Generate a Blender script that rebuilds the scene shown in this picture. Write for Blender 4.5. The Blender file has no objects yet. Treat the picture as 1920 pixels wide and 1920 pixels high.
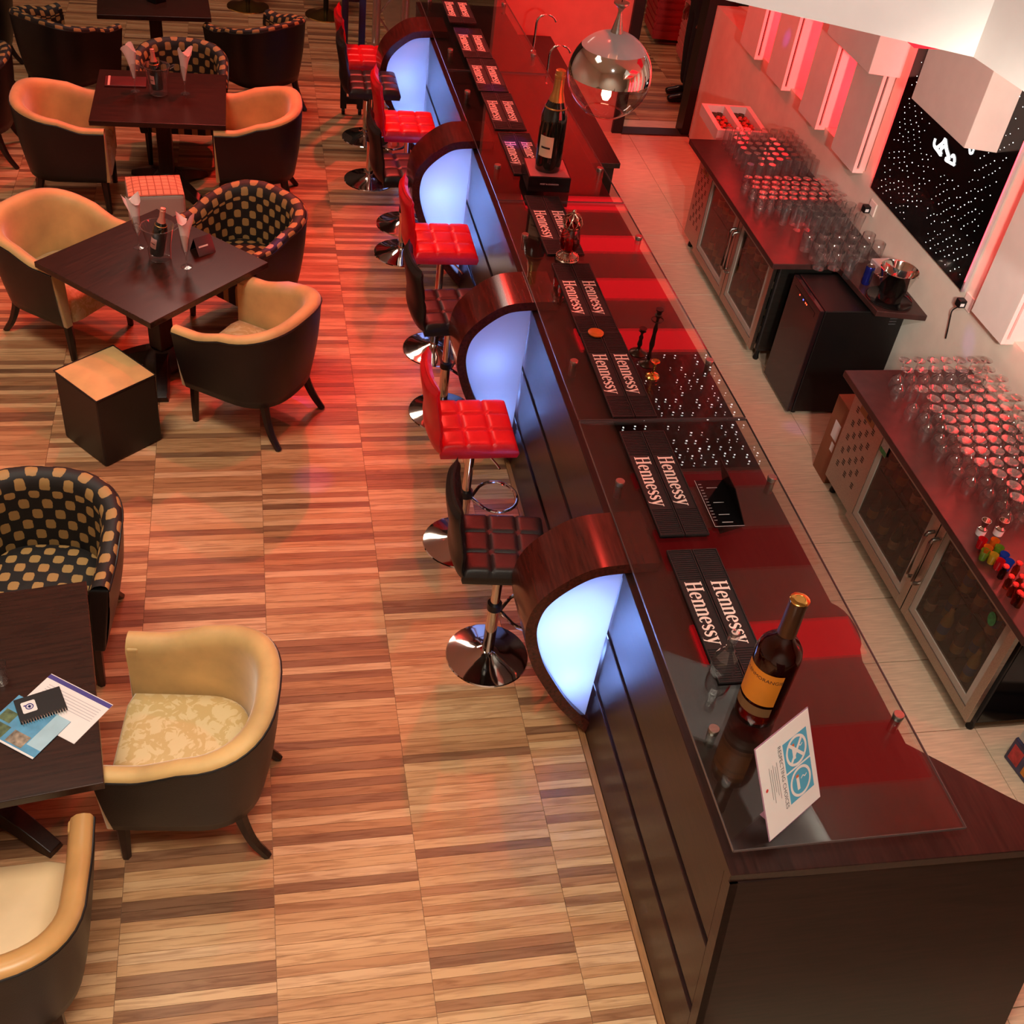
import bpy, bmesh, math, random
from mathutils import Vector, Matrix
random.seed(7)
PI = math.pi
scene = bpy.context.scene
COL = scene.collection

# ------------------------------------------------------------------ camera
CAM = (0.0, 0.0, 4.4)
YAW, PITCH, ROLL, FPX = 0.279708131, 0.716412013, -0.152945991, 2158.39
def cam_axes():
    cy, sy, cp, sp, cr, sr = math.cos(YAW), math.sin(YAW), math.cos(PITCH), math.sin(PITCH), math.cos(ROLL), math.sin(ROLL)
    fw = Vector((sy*cp, cy*cp, -sp)); r0 = Vector((cy, -sy, 0)); d0 = fw.cross(r0)
    return cr*r0 + sr*d0, -sr*r0 + cr*d0, fw
RT, DN, FW = cam_axes()
cd = bpy.data.cameras.new('camera'); cam = bpy.data.objects.new('camera', cd); COL.objects.link(cam)
up = -DN; bk = -FW
cam.matrix_world = Matrix(((RT.x, up.x, bk.x, CAM[0]), (RT.y, up.y, bk.y, CAM[1]), (RT.z, up.z, bk.z, CAM[2]), (0, 0, 0, 1)))
cd.sensor_width = 36; cd.lens = FPX/1920*36; cd.clip_start = 0.05; cd.clip_end = 60
scene.camera = cam
scene.cycles.transparent_max_bounces = 48
def px(x, y, ax, v):            # the point a photo pixel shows on the plane coordinate[ax] = v
    d = RT*((x-960)/FPX) + DN*((y-960)/FPX) + FW
    t = (v - CAM[ax])/d[ax]
    return Vector(CAM) + d*t

# ------------------------------------------------------------------ world, lights, exposure
w = bpy.data.worlds.new('world'); scene.world = w; w.use_nodes = True
w.node_tree.nodes['Background'].inputs[0].default_value = (1.0, 0.8, 0.65, 1)
w.node_tree.nodes['Background'].inputs[1].default_value = 0.02
vs = scene.view_settings
vs.view_transform = 'Standard'; vs.look = 'None'; vs.exposure = -0.12; vs.gamma = 1.0; vs.use_curve_mapping = False
def area(name, loc, rot, sx, sy, power, col, spread=PI):
    l = bpy.data.lights.new(name, 'AREA'); l.shape = 'RECTANGLE'; l.size = sx; l.size_y = sy; l.energy = power; l.color = col; l.spread = spread
    o = bpy.data.objects.new(name, l); o.location = loc; o.rotation_euler = rot; COL.objects.link(o); return o
def spot(name, loc, target, power, col, angle, blend=0.6, size=0.05):
    l = bpy.data.lights.new(name, 'SPOT'); l.energy = power; l.color = col; l.spot_size = math.radians(angle); l.spot_blend = blend; l.shadow_soft_size = size
    o = bpy.data.objects.new(name, l); o.location = loc
    o.rotation_euler = (Vector(target)-Vector(loc)).to_track_quat('-Z', 'Y').to_euler(); COL.objects.link(o); return o
WARM = (1.0, 0.90, 0.74); RED = (1.0, 0.05, 0.035)
area('warm_fill_light', (0.1, 0.7, 5.35), (-0.06, 0, 0), 2.4, 1.4, 118, WARM, math.radians(96))  # unseen warm fill, added for the bounced-flash brightness near the camera
area('warm_fill_light', (-1.5, 4.2, 5.35), (0.22, 0, 0), 1.6, 1.2, 58, WARM, math.radians(100))  # added fill with no fitting, warms the left tables and chairs
area('warm_fill_light', (-0.4, 11.6, 5.35), (0, 0, 0), 1.6, 1.2, 85, (1.0, 0.8, 0.66))  # added fill with no fitting, lifts the far floor
spot('bulkhead_fill_spot', (0.9, 0.6, 5.2), (2.7, 4.3, 3.35), 480, (1.0, 0.97, 0.93), 38)  # unseen spot added to brighten the bulkhead faces
spot('back_bar_fill_spot', (2.35, 2.1, 2.95), (4.0, 5.7, 1.75), 520, (1.0, 0.92, 0.80), 60, 1.0, 0.12)  # unseen spot added to wash the back-bar wall and beams
spot('back_bar_fill_spot', (2.45, 1.9, 2.95), (3.3, 3.6, 0.2), 130, (1.0, 0.92, 0.80), 85, 1.0, 0.12)  # unseen spot added to brighten the staff floor
spot('back_room_spot', (4.0, 12.6, 3.6), (4.2, 11.6, 0), 90, (1.0, 0.35, 0.22), 90)
spot('red_stage_spot', (0.9, 10.0, 4.6), (0.40, 6.7, 0), 640, RED, 62)
spot('red_stage_spot', (1.3, 11.2, 4.6), (0.4, 9.0, 0), 620, RED, 60)
spot('red_stage_spot', (1.5, 6.2, 4.7), (0.75, 5.0, 0.0), 290, RED, 62)
spot('red_stage_spot', (-0.6, 9.2, 4.6), (-1.0, 7.6, 0.6), 420, RED, 60)
spot('red_stage_spot', (2.4, 8.0, 2.9), (2.6, 10.4, 1.0), 190, RED, 80)
spot('red_stage_spot', (2.7, 9.0, 2.9), (4.1, 8.6, 0.9), 60, RED, 90)
for loc, tg in (((0.2, 7.5, 4.6), (0.06, 6.55, 0)), ((0.2, 7.5, 4.6), (0.20, 5.9, 0)), ((0.6, 7.0, 4.6), (0.27, 5.2, 0)),
                ((1.4, 8.8, 4.6), (1.72, 8.15, 1.17)), ((1.4, 9.0, 4.6), (1.72, 7.25, 1.17)), ((1.4, 10, 4.6), (1.65, 9.3, 1.17)),
                ((2.4, 7.6, 2.9), (4.02, 8.45, 1.55)), ((2.4, 7.6, 2.9), (4.02, 7.75, 1.95)), ((2.4, 7.2, 2.9), (3.5, 7.45, 0.87)), ((2.3, 6.5, 2.9), (3.45, 5.6, 0.02)), ((2.3, 6.2, 2.9), (4.08, 5.15, 1.0))):
    spot('blue_disco_spot', loc, tg, 380 if loc[2] > 4 else 75, (0.16, 0.08, 1.0), 3.4, 0.9, 0.02)

# ------------------------------------------------------------------ helpers
def lin(c):
    return tuple((v/255/12.92 if v/255 <= 0.04045 else ((v/255+0.055)/1.055)**2.4) for v in c) + (1,)
class MB:
    def __init__(s): s.v = []; s.f = []; s.M = None
    def add(s, vs, fs):
        n = len(s.v)
        if s.M: vs = [tuple(s.M @ Vector(v)) for v in vs]
        s.v += [tuple(v) for v in vs]; s.f += [tuple(i+n for i in f) for f in fs]; return s
    def box(s, x0, x1, y0, y1, z0, z1):
        return s.add([(x0,y0,z0),(x1,y0,z0),(x1,y1,z0),(x0,y1,z0),(x0,y0,z1),(x1,y0,z1),(x1,y1,z1),(x0,y1,z1)],
                     [(0,3,2,1),(4,5,6,7),(0,1,5,4),(1,2,6,5),(2,3,7,6),(3,0,4,7)])
    def prism(s, poly, z0, z1, axis='z'):
        n = len(poly)
        f = {'z': lambda a,b,c: (a,b,c), 'y': lambda a,b,c: (a,c,b), 'x': lambda a,b,c: (c,a,b)}[axis]
        vs = [f(a,b,z0) for a,b in poly] + [f(a,b,z1) for a,b in poly]
        return s.add(vs, [tuple(range(n))[::-1], tuple(range(n,2*n))] + [(i,(i+1)%n,n+(i+1)%n,n+i) for i in range(n)])
    def lathe(s, prof, seg=24, c=(0,0,0), cap0=True, cap1=True):
        vs = []; fs = []
        for r, z in prof:
            for k in range(seg):
                a = 2*PI*k/seg; vs.append((c[0]+r*math.cos(a), c[1]+r*math.sin(a), c[2]+z))
        for i in range(len(prof)-1):
            for k in range(seg):
                fs.append((i*seg+k, i*seg+(k+1)%seg, (i+1)*seg+(k+1)%seg, (i+1)*seg+k))
        if cap0: fs.append(tuple(range(seg))[::-1])
        if cap1: fs.append(tuple((len(prof)-1)*seg+k for k in range(seg)))
        return s.add(vs, fs)
    def tube(s, pts, r, seg=8, closed=False):
        pts = [Vector(p) for p in pts]; n = len(pts); vs = []; fs = []
        rs = r if isinstance(r, (list, tuple)) else [r]*n
        ref = None
        for i, p in enumerate(pts):
            if closed: t = pts[(i+1)%n]-pts[i-1]
            else: t = pts[min(i+1,n-1)]-pts[max(i-1,0)]
            t.normalize()
            if ref is None: ref = Vector((0,0,1)) if abs(t.z) < 0.9 else Vector((1,0,0))
            a = t.cross(ref); a.normalize(); b = t.cross(a); b.normalize(); ref = -b if False else ref
            for k in range(seg):
                q = 2*PI*k/seg; vs.append(tuple(p + a*(rs[i]*math.cos(q)) + b*(rs[i]*math.sin(q))))
        m = n if closed else n-1
        for i in range(m):
            j = (i+1) % n
            for k in range(seg): fs.append((i*seg+k, i*seg+(k+1)%seg, j*seg+(k+1)%seg, j*seg+k))
        if not closed: fs += [tuple(range(seg))[::-1], tuple((n-1)*seg+k for k in range(seg))]
        return s.add(vs, fs)
    def grid(s, rows, closed_u=False):          # rows of points
        n = len(rows[0]); vs = [p for r in rows for p in r]; fs = []
        for i in range(len(rows)-1):
            for k in range(n if closed_u else n-1):
                fs.append((i*n+k, i*n+(k+1)%n, (i+1)*n+(k+1)%n, (i+1)*n+k))
        return s.add(vs, fs)
    def mesh(s, name, mat, smooth=False, bevel=0, segs=2, angle=40):
        me = bpy.data.meshes.new(name); me.from_pydata(s.v, [], s.f)
        bm = bmesh.new(); bm.from_mesh(me); bmesh.ops.recalc_face_normals(bm, faces=bm.faces)
        if bevel:
            es = [e for e in bm.edges if len(e.link_faces) == 2 and e.calc_face_angle(0) > math.radians(30)]
            bmesh.ops.bevel(bm, geom=es, offset=bevel, segments=segs, affect='EDGES', profile=0.5, clamp_overlap=True)
        bm.to_mesh(me); bm.free()
        if smooth:
            me.polygons.foreach_set('use_smooth', [True]*len(me.polygons))
            me.set_sharp_from_angle(angle=math.radians(angle))
        me.materials.append(mat); return me
    def build(s, name, mat, parent=None, smooth=False, bevel=0, loc=None, rz=0, segs=2, angle=40):
        o = bpy.data.objects.new(name, s.mesh(name, mat, smooth, bevel, segs, angle)); COL.objects.link(o)
        if loc is not None: o.location = loc
        o.rotation_euler.z = rz
        if parent: o.parent = parent
        return o
def link(name, me, parent=None, loc=(0,0,0), rot=(0,0,0), scale=None):
    o = bpy.data.objects.new(name, me); COL.objects.link(o); o.location = loc; o.rotation_euler = rot
    if scale: o.scale = scale
    if parent: o.parent = parent
    return o
def tag(o, label, cat, group=None):
    o['label'] = label; o['category'] = cat
    if group: o['group'] = group
    return o
def thing(name, label, cat, loc=(0,0,0), rz=0, group=None):
    o = bpy.data.objects.new(name, None); o.empty_display_size = 0.05; COL.objects.link(o); o.location = loc; o.rotation_euler.z = rz
    return tag(o, label, cat, group)
def struct(o): o['kind'] = 'structure'; return o
def dup(root, loc, rz=0, label=None, group=None):
    kids = {}
    for ob in bpy.data.objects:
        if ob.parent: kids.setdefault(ob.parent, []).append(ob)
    def rec(o, par):
        c = o.copy(); COL.objects.link(c); c.parent = par
        for k in kids.get(o, []): rec(k, c)
        return c
    r = rec(root, None); r.location = loc; r.rotation_euler.z = rz
    if label: r['label'] = label
    if group: r['group'] = group
    return r
def spline(pts, n=8):                           # Catmull-Rom through 2-D or 3-D points
    P = [Vector(p) for p in pts]; P = [2*P[0]-P[1]] + P + [2*P[-1]-P[-2]]; out = []
    for i in range(1, len(P)-2):
        for k in range(n):
            t = k/n; a, b, c, d = P[i-1], P[i], P[i+1], P[i+2]
            out.append(0.5*((2*b)+(c-a)*t+(2*a-5*b+4*c-d)*t*t+(3*b-a-3*c+d)*t**3))
    out.append(P[-2].copy()); return out
def text_mesh(name, body, size, mat, extrude=0.0006, align='CENTER', sx=1.0):
    cu = bpy.data.curves.new(name, 'FONT'); cu.body = body; cu.size = size; cu.extrude = extrude; cu.align_x = align; cu.align_y = 'CENTER'; cu.resolution_u = 3
    o = bpy.data.objects.new(name, cu); COL.objects.link(o); bpy.context.view_layer.update()
    me = bpy.data.meshes.new_from_object(o.evaluated_get(bpy.context.evaluated_depsgraph_get()))
    bpy.data.objects.remove(o); bpy.data.curves.remove(cu)
    for v in me.vertices: v.co.x *= sx
    me.materials.clear(); me.materials.append(mat); return me

# ------------------------------------------------------------------ materials
MATS = {}
def mat(name, rgb, rough=0.5, metal=0.0, var=0.0, vscale=8.0, bump=0.0, bscale=60.0, stretch=None, coat=0.0, emit=None, estr=0.0, spec=0.5, rgb2=None, trans=0.0, ior=1.45, sheen=0.0):
    m = bpy.data.materials.new(name); m.use_nodes = True; nt = m.node_tree; b = nt.nodes['Principled BSDF']
    b.inputs['Base Color'].default_value = lin(rgb); b.inputs['Roughness'].default_value = rough; b.inputs['Metallic'].default_value = metal
    b.inputs['Specular IOR Level'].default_value = spec; b.inputs['IOR'].default_value = ior; b.inputs['Transmission Weight'].default_value = trans
    b.inputs['Coat Weight'].default_value = coat; b.inputs['Coat Roughness'].default_value = 0.06
    if sheen: b.inputs['Sheen Weight'].default_value = sheen; b.inputs['Sheen Roughness'].default_value = 0.4
    if emit: b.inputs['Emission Color'].default_value = lin(emit); b.inputs['Emission Strength'].default_value = estr
    tc = nt.nodes.new('ShaderNodeTexCoord'); mp = nt.nodes.new('ShaderNodeMapping'); nt.links.new(tc.outputs['Object'], mp.inputs[0])
    if stretch: mp.inputs['Scale'].default_value = stretch
    no = nt.nodes.new('ShaderNodeTexNoise'); no.inputs['Scale'].default_value = vscale; no.inputs['Detail'].default_value = 5; nt.links.new(mp.outputs[0], no.inputs['Vector'])
    cr = nt.nodes.new('ShaderNodeValToRGB'); cr.color_ramp.elements[0].position = 0.3; cr.color_ramp.elements[1].position = 0.7
    c2 = rgb2 or tuple(v*(1-var) for v in rgb)
    cr.color_ramp.elements[0].color = lin(c2); cr.color_ramp.elements[1].color = lin(rgb)
    nt.links.new(no.outputs['Fac'], cr.inputs[0]); nt.links.new(cr.outputs[0], b.inputs['Base Color'])
    if bump:
        n2 = nt.nodes.new('ShaderNodeTexNoise'); n2.inputs['Scale'].default_value = bscale; nt.links.new(mp.outputs[0], n2.inputs['Vector'])
        bp = nt.nodes.new('ShaderNodeBump'); bp.inputs['Strength'].default_value = bump; bp.inputs['Distance'].default_value = 0.004
        nt.links.new(n2.outputs['Fac'], bp.inputs['Height']); nt.links.new(bp.outputs[0], b.inputs['Normal'])
    MATS[name] = m; return m
def thin_glass(name, tint=(240,246,244), ior=1.5, gloss=1.0, rough=0.0, opacity=0.0):
    m = bpy.data.materials.new(name); m.use_nodes = True; nt = m.node_tree; nt.nodes.clear()
    out = nt.nodes.new('ShaderNodeOutputMaterial'); geo = nt.nodes.new('ShaderNodeNewGeometry')
    def MM(op, a, b=None):
        n = nt.nodes.new('ShaderNodeMath'); n.operation = op
        for i, v in enumerate((a, b)):
            if v is None: continue
            if isinstance(v, (int, float)): n.inputs[i].default_value = v
            else: nt.links.new(v, n.inputs[i])
        return n
    dt = nt.nodes.new('ShaderNodeVectorMath'); dt.operation = 'DOT_PRODUCT'; nt.links.new(geo.outputs['Incoming'], dt.inputs[0]); nt.links.new(geo.outputs['Normal'], dt.inputs[1])
    f0 = ((ior-1)/(ior+1))**2                      # Schlick reflectance, the same from both sides of the pane
    pw = MM('POWER', MM('SUBTRACT', 1.0, MM('ABSOLUTE', dt.outputs['Value']).outputs[0]).outputs[0], 5.0)
    mu = MM('MULTIPLY', MM('ADD', MM('MULTIPLY', pw.outputs[0], 1-f0).outputs[0], f0).outputs[0], gloss); mu.use_clamp = True
    tr = nt.nodes.new('ShaderNodeBsdfTransparent'); tr.inputs[0].default_value = lin(tint)
    gl = nt.nodes.new('ShaderNodeBsdfGlossy'); gl.inputs['Roughness'].default_value = rough
    no = nt.nodes.new('ShaderNodeTexNoise'); no.inputs['Scale'].default_value = 3.0
    rr = nt.nodes.new('ShaderNodeMapRange'); rr.inputs[3].default_value = rough; rr.inputs[4].default_value = rough*1.2
    nt.links.new(no.outputs['Fac'], rr.inputs[0]); nt.links.new(rr.outputs[0], gl.inputs['Roughness'])
    mx = nt.nodes.new('ShaderNodeMixShader'); nt.links.new(mu.outputs[0], mx.inputs[0]); nt.links.new(tr.outputs[0], mx.inputs[1]); nt.links.new(gl.outputs[0], mx.inputs[2])
    last = mx
    if opacity:
        df = nt.nodes.new('ShaderNodeBsdfDiffuse'); df.inputs[0].default_value = lin((200,200,200))
        m2 = nt.nodes.new('ShaderNodeMixShader'); m2.inputs[0].default_value = opacity
        nt.links.new(mx.outputs[0], m2.inputs[1]); nt.links.new(df.outputs[0], m2.inputs[2]); last = m2
    nt.links.new(last.outputs[0], out.inputs[0]); MATS[name] = m; return m
def emitter(name, rgb, strength):
    m = bpy.data.materials.new(name); m.use_nodes = True; nt = m.node_tree; nt.nodes.clear()
    out = nt.nodes.new('ShaderNodeOutputMaterial'); e = nt.nodes.new('ShaderNodeEmission'); e.inputs[0].default_value = lin(rgb); e.inputs[1].default_value = strength
    nt.links.new(e.outputs[0], out.inputs[0]); MATS[name] = m; return m

def floor_wood():
    m = bpy.data.materials.new('floor_wood'); m.use_nodes = True; nt = m.node_tree; b = nt.nodes['Principled BSDF']; N = nt.nodes.new; L = nt.links.new
    oi = N('ShaderNodeObjectInfo'); geo = N('ShaderNodeNewGeometry'); ad = N('ShaderNodeMath'); ad.operation = 'ADD'; fr = N('ShaderNodeMath'); fr.operation = 'FRACT'
    L(oi.outputs['Random'], ad.inputs[0]); L(geo.outputs['Random Per Island'], ad.inputs[1]); L(ad.outputs[0], fr.inputs[0])
    cr = N('ShaderNodeValToRGB'); e = cr.color_ramp.elements
    e[0].position = 0; e[0].color = lin((126,90,66)); e[1].position = 1; e[1].color = lin((206,166,126))
    for p, c in ((0.16,(144,102,72)),(0.32,(170,122,84)),(0.5,(186,138,96)),(0.72,(196,152,108)),(0.86,(204,162,118))):
        k = cr.color_ramp.elements.new(p); k.color = lin(c)
    L(fr.outputs[0], cr.inputs[0])
    mp = N('ShaderNodeMapping'); mp.inputs['Scale'].default_value = (1.6, 22, 1); L(geo.outputs['Position'], mp.inputs[0])
    sc = N('ShaderNodeMath'); sc.operation = 'MULTIPLY'; sc.inputs[1].default_value = 37.0; L(fr.outputs[0], sc.inputs[0])
    cmb = N('ShaderNodeCombineXYZ'); L(sc.outputs[0], cmb.inputs[0]); L(sc.outputs[0], cmb.inputs[2]); L(cmb.outputs[0], mp.inputs['Location'])
    no = N('ShaderNodeTexNoise'); no.inputs['Scale'].default_value = 2.2; no.inputs['Detail'].default_value = 6; no.inputs['Distortion'].default_value = 1.2; L(mp.outputs[0], no.inputs['Vector'])
    c2 = N('ShaderNodeValToRGB'); c2.color_ramp.elements[0].position = 0.34; c2.color_ramp.elements[0].color = (0.55,0.46,0.40,1); c2.color_ramp.elements[1].position = 0.56; c2.color_ramp.elements[1].color = (1,1,1,1)
    L(no.outputs['Fac'], c2.inputs[0])
    mx = N('ShaderNodeMix'); mx.data_type = 'RGBA'; mx.blend_type = 'MULTIPLY'; mx.inputs[0].default_value = 0.75; L(cr.outputs[0], mx.inputs[6]); L(c2.outputs[0], mx.inputs[7])
    L(mx.outputs[2], b.inputs['Base Color']); b.inputs['Roughness'].default_value = 0.42; b.inputs['Specular IOR Level'].default_value = 0.35
    return m
FLOORW = floor_wood()

def pattern_mat():                              # black cloth with rows of gold ogee medallions, laid out in the cloth's own UV
    m = bpy.data.materials.new('medallion_cloth'); m.use_nodes = True; nt = m.node_tree; b = nt.nodes['Principled BSDF']; N = nt.nodes.new; L = nt.links.new
    tc = N('ShaderNodeUVMap'); sp = N('ShaderNodeSeparateXYZ'); L(tc.outputs[0], sp.inputs[0])
    def M(op, a, bb=None):
        n = N('ShaderNodeMath'); n.operation = op
        for i, v in enumerate((a, bb)):
            if v is None: continue
            if isinstance(v, (int, float)): n.inputs[i].default_value = v
            else: L(v, n.inputs[i])
        return n.outputs[0]
    u = M('MULTIPLY', sp.outputs[0], PI/0.053); v = M('MULTIPLY', sp.outputs[1], PI/0.060)
    s = M('MULTIPLY', M('COSINE', u), M('COSINE', v))                              # staggered lattice of rounded medallions
    no = N('ShaderNodeTexNoise'); no.inputs['Scale'].default_value = 90; L(tc.outputs[0], no.inputs['Vector'])
    s2 = M('ADD', s, M('MULTIPLY', M('SUBTRACT', no.outputs['Fac'], 0.5), 0.30))
    cr = N('ShaderNodeValToRGB'); cr.color_ramp.elements[0].position = 0.13; cr.color_ramp.elements[1].position = 0.19
    cr.color_ramp.elements[0].color = lin((22,18,16)); cr.color_ramp.elements[1].color = lin((168,130,76))
    L(s2, cr.inputs[0]); L(cr.outputs[0], b.inputs['Base Color']); b.inputs['Roughness'].default_value = 0.65
    return m
PATT = pattern_mat()
def damask_mat(name, c1, c2, rough):
    m = bpy.data.materials.new(name); m.use_nodes = True; nt = m.node_tree; b = nt.nodes['Principled BSDF']; N = nt.nodes.new; L = nt.links.new
    tc = N('ShaderNodeTexCoord'); no = N('ShaderNodeTexNoise'); no.inputs['Scale'].default_value = 16; no.inputs['Detail'].default_value = 3; no.inputs['Distortion'].default_value = 2.2; L(tc.outputs['Object'], no.inputs['Vector'])
    wv = N('ShaderNodeTexVoronoi'); wv.feature = 'DISTANCE_TO_EDGE'; wv.inputs['Scale'].default_value = 9; L(tc.outputs['Object'], wv.inputs['Vector'])
    ad = N('ShaderNodeMath'); ad.operation = 'MULTIPLY_ADD'; L(wv.outputs[0], ad.inputs[0]); ad.inputs[1].default_value = 0.7; L(no.outputs['Fac'], ad.inputs[2])
    cr = N('ShaderNodeValToRGB'); cr.color_ramp.elements[0].position = 0.56; cr.color_ramp.elements[1].position = 0.62
    cr.color_ramp.elements[0].color = lin(c1); cr.color_ramp.elements[1].color = lin(c2)
    L(ad.outputs[0], cr.inputs[0]); L(cr.outputs[0], b.inputs['Base Color']); b.inputs['Roughness'].default_value = rough
    b.inputs['Sheen Weight'].default_value = 0.35; b.inputs['Sheen Roughness'].default_value = 0.35
    return m
GOLD = damask_mat('gold_damask', (202,172,116), (218,194,146), 0.5)
GOLDV = mat('gold_velvet', (220,180,116), 0.55, var=0.16, vscale=5, sheen=0.5)
CREAM = mat('cream_leather', (222,190,146), 0.4, var=0.1, vscale=4)
BLACKL = mat('black_leather', (26,22,21), 0.42, var=0.2, bump=0.15, bscale=180)
REDL = mat('red_leather', (214,18,30), 0.32, var=0.12, bump=0.1, bscale=160)
LEGW = mat('dark_leg_wood', (44,24,18), 0.35, var=0.4, stretch=(20,20,2), vscale=3)
WENGE = mat('wenge_wood', (54,30,26), 0.28, var=0.4, stretch=(14,0.8,14), vscale=6, spec=0.5)
WENGEX = mat('wenge_wood_across', (44,26,22), 0.34, var=0.4, stretch=(0.8,14,14), vscale=6)
ARCHW = mat('mahogany_veneer', (84,34,26), 0.2, var=0.35, stretch=(14,1.2,14), vscale=5, spec=0.6)
TABLEW = mat('table_wood', (58,34,26), 0.25, var=0.35, stretch=(1.2,16,4), vscale=4)
CHROME = mat('chrome', (214,208,200), 0.07, 1.0, var=0.04)
STEEL = mat('brushed_steel', (176,168,158), 0.32, 1.0, var=0.12, stretch=(1,30,30), vscale=6)
GOLDM = mat('polished_gold', (214,170,90), 0.18, 1.0, var=0.1)
BLACKM = mat('black_metal', (18,17,17), 0.4, 0.2, var=0.2)
BLACKP = mat('black_gloss', (12,11,12), 0.12, var=0.1)
RUBBER = mat('black_rubber', (30,27,27), 0.6, var=0.2, bump=0.4, bscale=140, stretch=(1,8,1))
PRINTW = mat('cream_print', (246,226,214), 0.6, var=0.02)
GLASST = thin_glass('table_glass', (236,240,238), 1.5, 1.35)
GLASSW = thin_glass('drinking_glass', (246,245,244), 1.5, 2.8, 0.0, 0.025)
GLASSD = thin_glass('smoked_glass', (150,140,136), 1.5, 1.0)
WALLC = mat('warm_white_paint', (234,222,204), 0.6, var=0.04, bump=0.06, bscale=30)
CREAMP = mat('cream_paint', (248,243,236), 0.7, var=0.02)
WHITEP = mat('white_paint', (236,224,214), 0.45, var=0.03)
TILEB = mat('beige_tile', (224,200,170), 0.34, var=0.13, stretch=(2,26,1), vscale=3)
GROUT = mat('grout', (150,112,84), 0.8, var=0.1)
# ================================================================== room shell
fl = struct(MB().box(-4.2, 6.5, -1.5, 15, -0.12, -0.006).build('floor', GROUT))
fm = struct(MB().box(-4.2, 6.5, -1.5, 15, 5.5, 5.6).build('ceiling', CREAMP))
struct(MB().box(-4.3, -4.2, -1.5, 15, -0.12, 5.6).build('wall_left', CREAMP))
struct(MB().box(-4.2, 6.5, -1.6, -1.5, -0.12, 5.6).build('wall_front', CREAMP))
DARKW = mat('dark_room_paint', (70,52,44), 0.7, var=0.05)
struct(MB().box(-4.2, 6.5, 15, 15.1, -0.12, 5.6).build('wall_far', DARKW))
struct(MB().box(6.5, 6.6, -1.5, 15, -0.12, 5.6).build('wall_outer', DARKW))
# public floor: wood-look strips 45 mm x 600 mm
COLS = [(-0.022+0.6*k, 0.578+0.6*k) for k in range(-7, 2)] + [(1.178, 1.432)]
PITCH_S = 0.045
full = MB().box(-0.2990, 0.2990, -0.0217, 0.0217, -0.006, 0).mesh('floor_strip', FLOORW)
part = MB().box(-0.1255, 0.1255, -0.0217, 0.0217, -0.006, 0).mesh('floor_strip_short', FLOORW)
rest = MB(); rnd = random.Random(3)
for ci, (a, b) in enumerate(COLS):
    for r in range(int((15+1.5)/PITCH_S)):
        y = -1.48 + r*PITCH_S + (ci % 3)*0.012
        if y > 14.95: continue
        dz = -rnd.random()*0.0008
        if ci >= len(COLS)-5 and 1.93 < y < 4.63:
            link('floor_strip', part if ci == len(COLS)-1 else full, fl, ((a+b)/2, y, dz))
        elif -0.5 < y: rest.box(a+0.001, b-0.001, y-0.0217, y+0.0217, -0.006, dz)
for k in range(7):                                 # wood strips again beyond the doorway
    a = 1.9+0.6*k
    for r in range(100):
        y = 10.33 + r*PITCH_S
        rest.box(a+0.001, a+0.599, y-0.0217, y+0.0217, -0.006, -rnd.random()*0.0008)
ro = rest.build('floor_strips_beyond', FLOORW, fl); ro['kind'] = 'stuff'
TRIMW = mat('oak_edge_trim', (170,118,74), 0.45, var=0.2, stretch=(20,2,4), vscale=4)
struct(MB().box(1.434, 1.463, 1.5, 10.2, -0.006, 0.006).build('trim_1', TRIMW))
tile = MB().box(-0.2985, 0.2985, -0.2295, 0.2295, -0.006, 0).mesh('floor_tile', TILEB, bevel=0.0015, segs=1)
for xi in range(4):
    for yi in range(-4, 16):
        y = 3.102 + 0.463*(yi+0.5)
        if xi == 0 and y > 2.5 and y < 7: pass
        link('floor_tile', tile, fl, (1.99+0.6*xi+0.002*0, y, 0))
THR = mat('threshold_strip', (60,34,26), 0.4, var=0.2, stretch=(2,12,2))
struct(MB().box(3.42, 4.3, 10.16, 10.32, -0.006, 0.012).build('trim_2', THR))

# ---- back-bar wall with pilasters and red-lit niches
wr = struct(MB().box(4.10, 4.50, 1.0, 10.2, -0.006, 1.22).build('wall_right', WALLC))
MB().box(4.42, 4.50, 1.0, 10.2, 1.22, 2.998).build('niche_back', WHITEP, wr)
MB().box(4.10, 4.42, 5.16, 6.87, 1.22, 2.998).build('bay_wall', WALLC, wr)
P = [(px(1374.8,80,2,1.2).y, px(1400.6,110.9,2,1.2).y), (px(1425.3,136.6,2,1.2).y, px(1456,169.3,2,1.2).y), (px(1489.7,207,2,1.2).y, px(1521.4,242.6,2,1.2).y),
     (px(1556,277.5,2,1.2).y, px(1591,324,2,1.2).y), (px(1814,583,2,1.2).y, px(1871,646,2,1.2).y)]
for k in range(1, 5): P.append((P[4][0]-0.68*k, P[4][1]-0.68*k))
GAPD = mat('shadow_gap', (60,30,28), 0.8, var=0.1)
for i, (y1, y0) in enumerate(P):
    b = MB().box(4.062, 4.42, y0, y1, 1.2, 2.998).build('pilaster', WHITEP, wr)
    MB().box(4.046, 4.062, y0+0.018, y1-0.018, 1.23, 2.998).build('shadow_gap', GAPD, b)
    MB().box(4.02, 4.046, y0, y1, 1.2, 2.998).build('face_board', WHITEP, b, bevel=0.002)
    MB().box(4.046, 4.062, y0, y1, 1.2, 1.23).build('foot_block', WHITEP, b)
order = sorted(P, key=lambda p: -p[0])
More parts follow.
